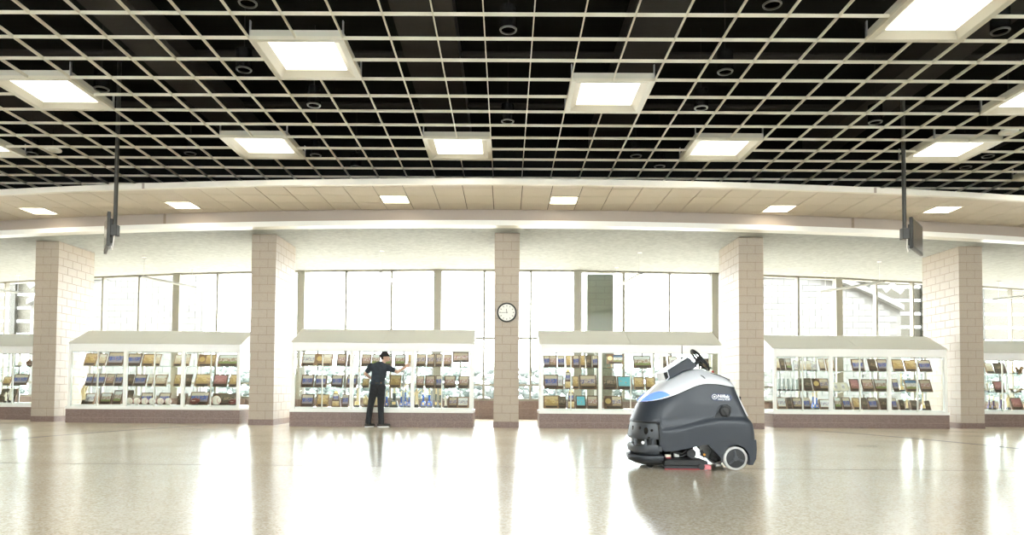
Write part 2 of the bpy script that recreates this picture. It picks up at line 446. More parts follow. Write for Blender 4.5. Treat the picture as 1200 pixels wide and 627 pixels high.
for i in range(-24, 24):
    for j in range(8, 16):
        if (i, j) in soffit_lights: continue
        g = 0.009
        x0, x1, y0, y1 = GX + i * GS + g, GX + (i + 1) * GS - g, GY + j * GS + g, GY + (j + 1) * GS - g
        poly = clip_poly([(x0, y0), (x1, y0), (x1, y1), (x0, y1)], R_FASC - 0.1, True)
        if len(poly) > 2: poly = clip_poly(poly, R_BACK + 0.005, False)
        if len(poly) < 3: continue
        area = abs(sum(poly[k][0] * poly[(k + 1) % len(poly)][1] - poly[(k + 1) % len(poly)][0] * poly[k][1] for k in range(len(poly)))) / 2
        if area < 0.004 or abs(x0) > 13.2: continue
        MB().prism(poly, 0.0, 0.019, 'z').build('ceiling_tile', 'tile', sof)
sl_names = ['farthest left, by the frame edge', 'above the case left of the man', 'above the working man', 'right of the wall clock', 'just right of the pillar beside the scrubber', 'farthest right, beside the television']
for k, (i, j) in enumerate(soffit_lights):
    x, y = GX + (i + 0.5) * GS, GY + (j + 0.5) * GS
    t = thing('recessed_light', 'lit square soffit light, ' + sl_names[k], 'light', (x, y, ZS), group='square lights in the tiled soffit')
    a = 0.3
    fr = MB()
    for q in ((-a, a, -a, -a + 0.025), (-a, a, a - 0.025, a), (-a, -a + 0.025, -a, a), (a - 0.025, a, -a, a)): fr.box(*q, -0.008, 0.018)
    fr.build('frame', 'fascia', t)
    MB().box(-a + 0.025, a - 0.025, -a + 0.025, a - 0.025, 0.004, 0.016).build('diffuser', 'lens_small', t)
t2 = arc_band(R_BACK, -15, 15, ZC + 0.115, ZS + 0.05, 0.10, 70).build('trim_2', 'taupe'); tag(t2, 'taupe vertical face behind the curved tile soffit', 'trim', kind='structure')
t3 = arc_band(R_LIP, -15.5, 15.5, ZC - 0.002, ZC + 0.115, 0.30, 70).build('trim_3', 'white'); tag(t3, 'white curved lip at the front of the lower ceiling', 'trim', kind='structure')
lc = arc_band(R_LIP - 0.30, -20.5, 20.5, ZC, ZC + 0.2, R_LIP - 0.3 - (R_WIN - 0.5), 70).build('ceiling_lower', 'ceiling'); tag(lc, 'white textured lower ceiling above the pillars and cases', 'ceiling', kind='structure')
for x in (-8.1, 8.15):   # expansion joints in the fascia bands
    MB().box(x - 0.03, x + 0.03, ay(x, R_BACK) - 0.012, ay(x, R_BACK) + 0.03, ZC + 0.12, ZS).build('joint_cover', 'mortar', t2)
    MB().box(x * 0.93 - 0.025, x * 0.93 + 0.025, ay(x * 0.93, R_FASC) - 0.012, ay(x * 0.93, R_FASC) + 0.03, ZS - 0.004, ZS + 0.112).build('joint_cover', 'taupe', t1)

# ---------------------------------------------------------------- open ceiling grid
LIGHTS = [(-5, 1), (-12, 3), (-17, 7), (-8, 7), (-2, 7), (2, 3), (8, -1), (13, 3), (6, 7), (13, 7), (18, 9)]
gr = thing('ceiling_grid', 'open square grid of off-white bars below the black deck', 'ceiling', (0, 0, ZG), kind='structure')
def in_light_col(i, j0, j1):
    return any(li < i < li + 2 and lj < (j0 + j1) / 2 < lj + 2 for li, lj in LIGHTS)
for i in range(-23, 25):
    x = GX + i * GS
    if abs(x) > 13.3: continue
    yend = ay(x, 56.5) - 0.02
    mb = MB(); run = None; j = -10
    segs = []
    while True:
        y0 = GY + j * GS; y1 = min(y0 + GS, yend)
        if y0 >= yend: break
        if not in_light_col(i, j, j + 1):
            if segs and abs(segs[-1][1] - y0) < 1e-6: segs[-1][1] = y1
            else: segs.append([y0, y1])
        j += 1
    for a, b in segs:
        mb.box(x - 0.006, x + 0.006, a, b, 0.0, 0.045)
    mb.build('grid_bar', 'grid', gr)
for j in range(-10, 15):
    y = GY + j * GS
    segs = []
    for i in range(-22, 23):
        x0, x1 = GX + i * GS, GX + (i + 1) * GS
        if ay(x0, 56.5) < y + 0.05 or ay(x1, 56.5) < y + 0.05: continue
        if any(lj < j < lj + 2 and li < i + 0.5 < li + 2 for li, lj in LIGHTS): continue
        if segs and abs(segs[-1][1] - x0) < 1e-6: segs[-1][1] = x1
        else: segs.append([x0, x1])
    if not segs: continue
    mb = MB()
    for a, b in segs: mb.box(a, b, y - 0.006, y + 0.006, 0.001, 0.044)
    mb.build('grid_bar', 'grid', gr)
light_names = ['large one in the upper left of the ceiling', 'by the left frame edge in the middle row', 'cut by the left frame edge in the far row',
    'far row, between left television and clock', 'far row, above the wall clock on its left', 'middle row, right of centre', 'largest, cut by the top right frame edge',
    'cut by the right frame edge in the middle row', 'far row, above the scrubber', 'far row, above the right television', 'tiny corner at the far right, last row']
for k, (i, j) in enumerate(LIGHTS):
    x, y = GX + (i + 1) * GS, GY + (j + 1) * GS
    t = thing('ceiling_light', 'square lit ceiling light, ' + light_names[k], 'light', (x, y, ZG), group='square lights set in the black grid ceiling')
    a = GS - 0.008
    b = 0.435
    hs = MB()
    for q in ((-a, a, -a, -a + 0.012), (-a, a, a - 0.012, a), (-a, -a + 0.012, -a + 0.012, a - 0.012), (a - 0.012, a, -a + 0.012, a - 0.012)): hs.box(*q, 0.0, 0.13)
    hs.box(-a + 0.012, a - 0.012, -a + 0.012, a - 0.012, 0.12, 0.13)
    hs.build('housing', 'light_frame', t)
    a2 = a - 0.012
    rf = MB()
    o = [(-a2, -a2, 0.003), (a2, -a2, 0.003), (a2, a2, 0.003), (-a2, a2, 0.003)]
    f1 = a2 - 0.055
    m1 = [(-f1, -f1, 0.003), (f1, -f1, 0.003), (f1, f1, 0.003), (-f1, f1, 0.003)]
    m2 = [(-b, -b, 0.075), (b, -b, 0.075), (b, b, 0.075), (-b, b, 0.075)]
    vs = o + m1 + m2
    fs = []
    for q in range(4):
        fs.append((q, (q + 1) % 4, (q + 1) % 4 + 4, q + 4)); fs.append((q + 4, (q + 1) % 4 + 4, (q + 1) % 4 + 8, q + 8))
    rf.add(vs, fs); rf.build('reflector', 'light_frame', t)
    MB().box(-b, b, -b, b, 0.072, 0.085).build('lens', 'lens', t)
    for sx in (-1, 1):
        for sy in (-1, 1):
            MB().box(sx * a - 0.008, sx * a + 0.008, sy * (a - 0.02) - 0.02, sy * (a - 0.02) + 0.02, 0.06, 0.26).build('hanger_tab', 'steel', t)
# recessed downlight cans hanging in the dark above the grid
dl = [(-3.12, 8.52, 'at the top edge left of centre'), (-3.82, 10.33, 'beside the second light from left'), (-6.28, 11.04, 'right of the left edge light'), (-3.15, 11.63, 'below the second light from left'),
      (-6.23, 14.09, 'far row on the left'), (-3.78, 14.16, 'far row, left of the light by the clock'), (-9.4, 14.15, 'far left beside the smoke detector'), (0.0, 9.14, 'near the top centre'), (0.0, 12.3, 'centre, nearer the soffit'),
      (-3.14, 14.9, 'far row, left of the clock'), (2.52, 14.1, 'far row right of the clock'), (3.12, 14.75, 'far row nearest the scrubber'), (3.14, 8.51, 'at the top edge right of centre'),
      (3.13, 10.33, 'right of centre, beside the middle light'), (3.14, 11.66, 'right of centre, above the far light'), (6.26, 9.12, 'top right beside the largest light'), (6.26, 12.25, 'right, between the far lights'),
      (9.33, 14.69, 'far right, last rows'), (9.32, 13.99, 'far right beside the far light')]
for x, y, d in dl:
    t = thing('downlight', 'round unlit downlight in the black ceiling, ' + d, 'downlight', (x, y, 5.47), group='unlit round downlights above the grid')
    MB().lathe([(0.092, 0.0), (0.108, 0.0), (0.112, 0.012), (0.112, 0.02), (0.092, 0.02)], n=24, ring=True).build('trim_ring', 'ring', t, smooth=False)
    MB().lathe([(0.02, 0.12), (0.09, 0.12), (0.105, 0.02), (0.112, 0.021), (0.112, 0.3), (0.02, 0.3)], n=24).build('can', 'black_gloss', t)
    MB().tube([(0, 0, 0.3), (0, 0, 1.33)], 0.006, 6).build('hanger_rod', 'duct', t)
for x, y, d in ((-8.84, 13.93, 'left, near the left edge light'), (8.83, 12.7, 'right, near the right edge light')):
    t = thing('smoke_detector', 'white round smoke detector under the black ceiling, ' + d, 'smoke detector', (x, y, 5.46))
    MB().lathe([(0.07, 0.0), (0.15, 0.01), (0.155, 0.035), (0.14, 0.05)], n=24).build('body', 'white', t, smooth=False)
    MB().lathe([(0.03, -0.012), (0.06, 0.0), (0.06, 0.01)], n=16).build('sensor_cap', 'fascia', t)
    MB().tube([(0, 0, 0.05), (0, 0, 1.34)], 0.008, 6).build('conduit', 'duct', t)

# ---------------------------------------------------------------- window wall on the arc
PX = [-19.2, -14.95, -10.72, -6.46, -2.13, 2.2, 6.54, 10.75, 14.98, 19.2]
def wpt(x): return Vector((x, ay(x, R_WIN), 0))
for k in range(len(PX) - 1):
    xa, xb = PX[k], PX[k + 1]
    a, b = wpt(xa), wpt(xb)
    d = (b - a); Ln = d.length; ang = math.atan2(d.y, d.x)
    names = ['far left corner', 'behind the far left pillar', 'behind the case left of the man', 'left of the working man', 'behind the clock pillar', 'behind the scrubber', 'right of the scrubber', 'behind the far right pillar', 'far right corner']
    nm = names[k]
    t = thing('window_%d' % (k + 1), 'tall glazed window bay, ' + nm, 'window', a, ang, kind='structure')
    MB().box(-0.12, 0.12, -0.09, 0.09, 0.56, ZC).build('post', 'post', t)
    if k == len(PX) - 2: MB().box(Ln - 0.12, Ln + 0.12, -0.09, 0.09, 0.56, ZC).build('post', 'post', t)
    for q in (1, 2):
        x = Ln * q / 3
        MB().box(x - 0.032, x + 0.032, -0.07, 0.07, 0.56, ZC).build('mullion', 'mullion', t)
    MB().box(0.12, Ln - 0.12, -0.06, 0.06, ZC - 0.045, ZC).build('head_rail', 'mullion', t)
    MB().box(0.12, Ln - 0.12, -0.075, 0.06, 0.56, 0.63).build('sill_rail', 'mullion', t)
    for z in (1.047, 2.49):
        for q in range(3):
            x0 = 0.12 if q == 0 else Ln * q / 3 + 0.032
            x1 = Ln - 0.12 if q == 2 else Ln * (q + 1) / 3 - 0.032
            MB().box(x0, x1, -0.05, 0.05, z - 0.03, z + 0.03).build('transom', 'mullion', t)
    for q in range(3):
        x0 = 0.12 if q == 0 else Ln * q / 3 + 0.032
        x1 = Ln - 0.12 if q == 2 else Ln * (q + 1) / 3 - 0.032
        for z0, z1 in ((0.63, 1.017), (1.077, 2.46), (2.52, ZC - 0.045)):
            MB().box(x0, x1, -0.004, 0.004, z0, z1).build('pane', 'glass', t)
    w = thing('wall_back_%d' % (k + 1), 'low granite wall under the window bay, ' + nm, 'wall', a, ang, kind='structure')
    MB().box(-0.02, Ln + 0.02, -0.20, 0.18, 0, 0.56).build('wall_core', 'granite_joint', w)
    n = 10
    for q in range(n):
        for z0, z1 in ((0.0, 0.13), (0.136, 0.34), (0.346, 0.555)):
            MB().box(Ln * q / n + 0.003, Ln * (q + 1) / n - 0.003, -0.212, -0.19, z0, z1).build('granite_tile', 'granite', w)

# ---------------------------------------------------------------- block pillars
_blk = {}
def block(w, d, h, parent, x, y, z, m='block', bev=0.004):
    key = (round(w, 3), round(d, 3), round(h, 3), m)
    if key not in _blk:
        _blk[key] = MB().box(-w / 2, w / 2, -d / 2, d / 2, 0, h).mesh('block', bevel=bev)
    return obj('block', _blk[key], m, parent, (x, y, z))
CH = 4.475 / 22
def pier(x0, y0, w, d, label, courses=22, z0=0.14, m='block', mort='mortar', base=True, name='block_pillar'):
    t = thing(name, label, 'pillar', (x0 + w / 2, y0 + d / 2, 0), group='tan concrete block pillars' if base else None)
    e = 0.0045
    top = z0 + courses * CH
    MB().box(-w / 2 + 0.007, w / 2 - 0.007, -d / 2 + 0.007, d / 2 - 0.007, z0, top).build('mortar_core', mort, t)
    for c in range(courses):
        z = z0 + c * CH + e; h = CH - 2 * e
        f = 1 if c % 2 == 0 else -1          # which side carries the long front block
        lay = []
        wl = w * 2 / 3
        fx0, fx1 = (-w / 2, -w / 2 + wl) if f > 0 else (w / 2 - wl, w / 2)
        hx0, hx1 = (fx1, w / 2) if f > 0 else (-w / 2, fx0)
        lay.append((fx0, fx1, 0, 0.203)); lay.append((hx0, hx1, 0, 0.406))
        for (s0, s1, st) in ((fx0, fx0 + w / 2 if f > 0 else fx1, 0.203), (hx0 if f > 0 else hx0, hx1, 0.406)):
            pass
        # side rows
        for side in (-1, 1):
            st = 0.203 if (side < 0) == (f > 0) else 0.406
            xx0, xx1 = (-w / 2, 0) if side < 0 else (0, w / 2)
            if st == 0.406 and True:
                pass
            y = st
            while y < d - 0.05:
                y2 = min(y + 0.406, d)
                if d - y2 < 0.08: y2 = d
                lay.append((xx0, xx1, y, y2)); y = y2
        for a, b, p, q in lay:
            block(b - a - 2 * e, q - p - 2 * e, h, t, (a + b) / 2, -d / 2 + (p + q) / 2, z, m)
    if base:
        MB().box(-w / 2 + 0.004, w / 2 - 0.004, -d / 2 + 0.004, d / 2 - 0.004, 0, z0).build('base_core', 'granite_joint', t)
        for a, b in ((-w / 2, w * 0.15), (w * 0.15, w / 2)):
            MB().box(a + 0.002, b - 0.002, -d / 2 - 0.004, -d / 2 + 0.02, 0.0, z0 - 0.003).build('base_tile', 'granite', t)
        for s in (-1, 1):
            for q in range(4):
                y = -d / 2 + 0.02 + (d - 0.02) * q / 4
                x = s * w / 2
                MB().box(min(x, x - s * 0.02) - 0.002, max(x, x - s * 0.02) + 0.002, y + 0.002, y + (d - 0.02) / 4 - 0.002, 0, z0 - 0.003).build('base_tile', 'granite', t)
    return t
pier(-12.06, 18.42, 0.602, 1.63, 'tan block pillar farthest left, by the left frame edge')
pier(-6.175, 17.44, 0.602, 1.63, 'tan block pillar left of the working man')
pier(-0.29, 17.16, 0.602, 1.63, 'tan block pillar carrying the round wall clock')
pier(5.59, 17.44, 0.602, 1.63, 'tan block pillar behind the back of the scrubber')
pier(11.47, 18.40, 0.602, 1.63, 'tan block pillar farthest right, by the right frame edge')

# wall clock on the middle pillar
ck = thing('wall_clock', 'round white wall clock with dark rim on the middle pillar', 'clock', (0.012, 17.158, 2.72))
MB().lathe([(0.19, 0.0), (0.232, 0.0), (0.232, 0.045), (0.215, 0.058), (0.198, 0.045), (0.198, 0.02)], n=48, axis=(0, -1, 0), ring=True).build('rim', 'rim', ck, smooth=False)
MB().lathe([(0.0, 0.015), (0.2, 0.015), (0.2, 0.026), (0.0, 0.026)], n=40, axis=(0, -1, 0)).build('face', 'clockface', ck)
for h in range(12):
    t = h * PI / 6
    o = MB().box(-0.008, 0.008, -0.0285, -0.026, -0.016, 0.016).build('hour_mark', 'clockink', ck, loc=(0.158 * math.sin(t), 0, 0.158 * math.cos(t)), rot=(0, t, 0))
MB().box(-0.007, 0.007, -0.031, -0.029, -0.02, 0.085).build('hour_hand', 'clockink', ck, rot=(0, math.radians(-8), 0))
MB().box(-0.005, 0.005, -0.033, -0.031, -0.025, 0.135).build('minute_hand', 'clockink', ck, rot=(0, math.radians(-93), 0))
MB().lathe([(0.012, 0.026), (0.012, 0.035)], n=12, axis=(0, -1, 0)).build('hub', 'clockink', ck)

# ================================================================== trophy cases
SHZ = [1.435, 0.92, 0.45]
CASES = {
    'c0': (-16.95, -12.55, 19.5, 'white framed trophy case cut by the left frame edge', 'case at left frame edge'),
    'c1': (-10.98, -6.63, 18.1, 'white framed trophy case between the two left pillars', 'case left of the worker'),
    'c2': (-5.07, -0.76, 17.05, 'white framed trophy case the man is wiping', 'case behind the worker'),
    'c3': (0.79, 5.10, 17.1, 'white framed trophy case behind the floor scrubber', 'case behind the scrubber'),
    'c4': (6.68, 11.06, 18.2, 'white framed trophy case right of the floor scrubber', 'case right of the scrubber'),
    'c5': (12.55, 16.95, 19.5, 'white framed trophy case cut by the right frame edge', 'case at right frame edge'),
}
def make_case(x0, x1, yf, label):
    w = x1 - x0; D = 0.95
    t = thing('trophy_case', label, 'display case', ((x0 + x1) / 2, yf, 0), group='trophy cases along the windows')
    a = -w / 2
    MB().box(a + 0.01, -a - 0.01, 0.012, D + 0.05, 0, 0.34).build('base_core', 'granite_joint', t)
    for q in range(3):
        MB().box(a + w * q / 3 + 0.002, a + w * (q + 1) / 3 - 0.002, 0, 0.02, 0.136, 0.34).build('granite_panel', 'granite', t)
    for q in range(10):
        MB().box(a + w * q / 10 + 0.002, a + w * (q + 1) / 10 - 0.002, 0, 0.02, 0.0, 0.13).build('skirting_tile', 'granite', t)
    for s in (-1, 1):
        for q in range(2):
            for z0, z1 in ((0, 0.13), (0.136, 0.34)):
                x = s * w / 2
                MB().box(min(x, x - s * 0.02), max(x, x - s * 0.02), 0.024 + q * (D + 0.02) / 2, 0.02 + (q + 1) * (D + 0.02) / 2, z0, z1).build('granite_panel', 'granite', t)
    MB().box(a - 0.005, -a + 0.005, -0.012, D + 0.06, 0.34, 0.41).build('sill', 'white', t, bevel=0.004)
    MB().box(a + 0.09, -a - 0.09, 0.09, D - 0.03, 0.41, 0.45).build('case_floor', 'white', t)
    yg = 0.06
    # frame
    MB().box(a + 0.03, -a - 0.03, 0.03, 0.11, 1.78, 1.975).build('header', 'white', t)
    MB().box(a + 0.03, -a - 0.03, D - 0.04, D + 0.04, 1.82, 1.975).build('header', 'white', t)
    for s in (-1, 1):
        x = s * (w / 2 - 0.06)
        MB().box(x - 0.03, x + 0.03, 0.11, D - 0.04, 1.85, 1.975).build('side_rail', 'white', t)
        MB().box(x - 0.035, x + 0.035, 0.03, 0.10, 0.41, 1.78).build('corner_post', 'white', t)
        MB().box(x - 0.03, x + 0.03, D - 0.03, D + 0.03, 0.41, 1.82).build('corner_post', 'white', t)
        MB().box(x - 0.003, x + 0.003, 0.11, D - 0.04, 0.41, 1.85).build('side_pane', 'case_glass', t)
    bays = 3
    for q in range(1, bays):
        x = a + w * q / bays
        MB().box(x - 0.04, x + 0.04, 0.03, 0.10, 0.41, 1.78).build('mullion', 'white', t)
        MB().box(x - 0.025, x + 0.025, D - 0.03, D + 0.03, 0.41, 1.82).build('mullion', 'white', t)
    for q in range(bays):
        b0 = a + w * q / bays + (0.095 if q == 0 else 0.04); b1 = a + w * (q + 1) / bays - (0.095 if q == bays - 1 else 0.04)
        mid = (b0 + b1) / 2
        MB().box(b0, mid + 0.02, 0.050, 0.055, 0.41, 1.78).build('sliding_pane', 'case_glass', t)
        MB().box(mid - 0.02, b1, 0.068, 0.073, 0.41, 1.78).build('sliding_pane', 'case_glass', t)
        MB().box(mid - 0.012, mid + 0.012, 0.044, 0.078, 0.41, 1.78).build('pane_edge', 'offwhite', t)
        MB().box(b0, b1, D - 0.005, D + 0.001, 0.41, 1.82).build('rear_pane', 'case_glass', t)
        MB().box(b0, b1, 0.112, 0.13, 1.765, 1.785).build('top_track', 'rail', t)
        MB().box(b0 + 0.03, b1 - 0.03, 0.135, 0.165, 1.80, 1.83).build('added_case_fill', 'added_case_fill', t)  # added strip hidden behind the header, brightens the awards from the front
        # shelf standards, brackets and glass shelves
        for f in (0.27, 0.8):
            x = b0 + (b1 - b0) * f
            MB().box(x - 0.022, x + 0.022, D - 0.20, D - 0.17, 0.45, 1.84).build('standard', 'rail', t)
            for z in SHZ[:2]:
                MB().prism([(0.30, z - 0.02), (D - 0.20, z - 0.07), (D - 0.20, z - 0.012), (0.30, z - 0.012)], x - 0.008, x + 0.008, 'x').build('bracket', 'rail', t)
        for z in SHZ[:2]:
            MB().box(b0 + 0.02, b1 - 0.02, 0.28, D - 0.20, z - 0.012, z - 0.001).build('shelf', 'shelf_glass', t)
    # sloped roof in two panels
    for p0, p1 in ((a, -0.004), (0.004, -a)):
        MB().prism([(0.0, 1.978), (0.95, 2.375), (D + 0.06, 2.375), (D + 0.06, 1.978)], p0, p1, 'x').build('roof_panel', 'offwhite', t)
    MB().box(-0.004, 0.004, 0.02, D, 1.98, 2.0).build('roof_seam', 'white', t)
    return t
for k, (x0, x1, yf, lab, ph) in CASES.items():
    make_case(x0, x1, yf, lab)

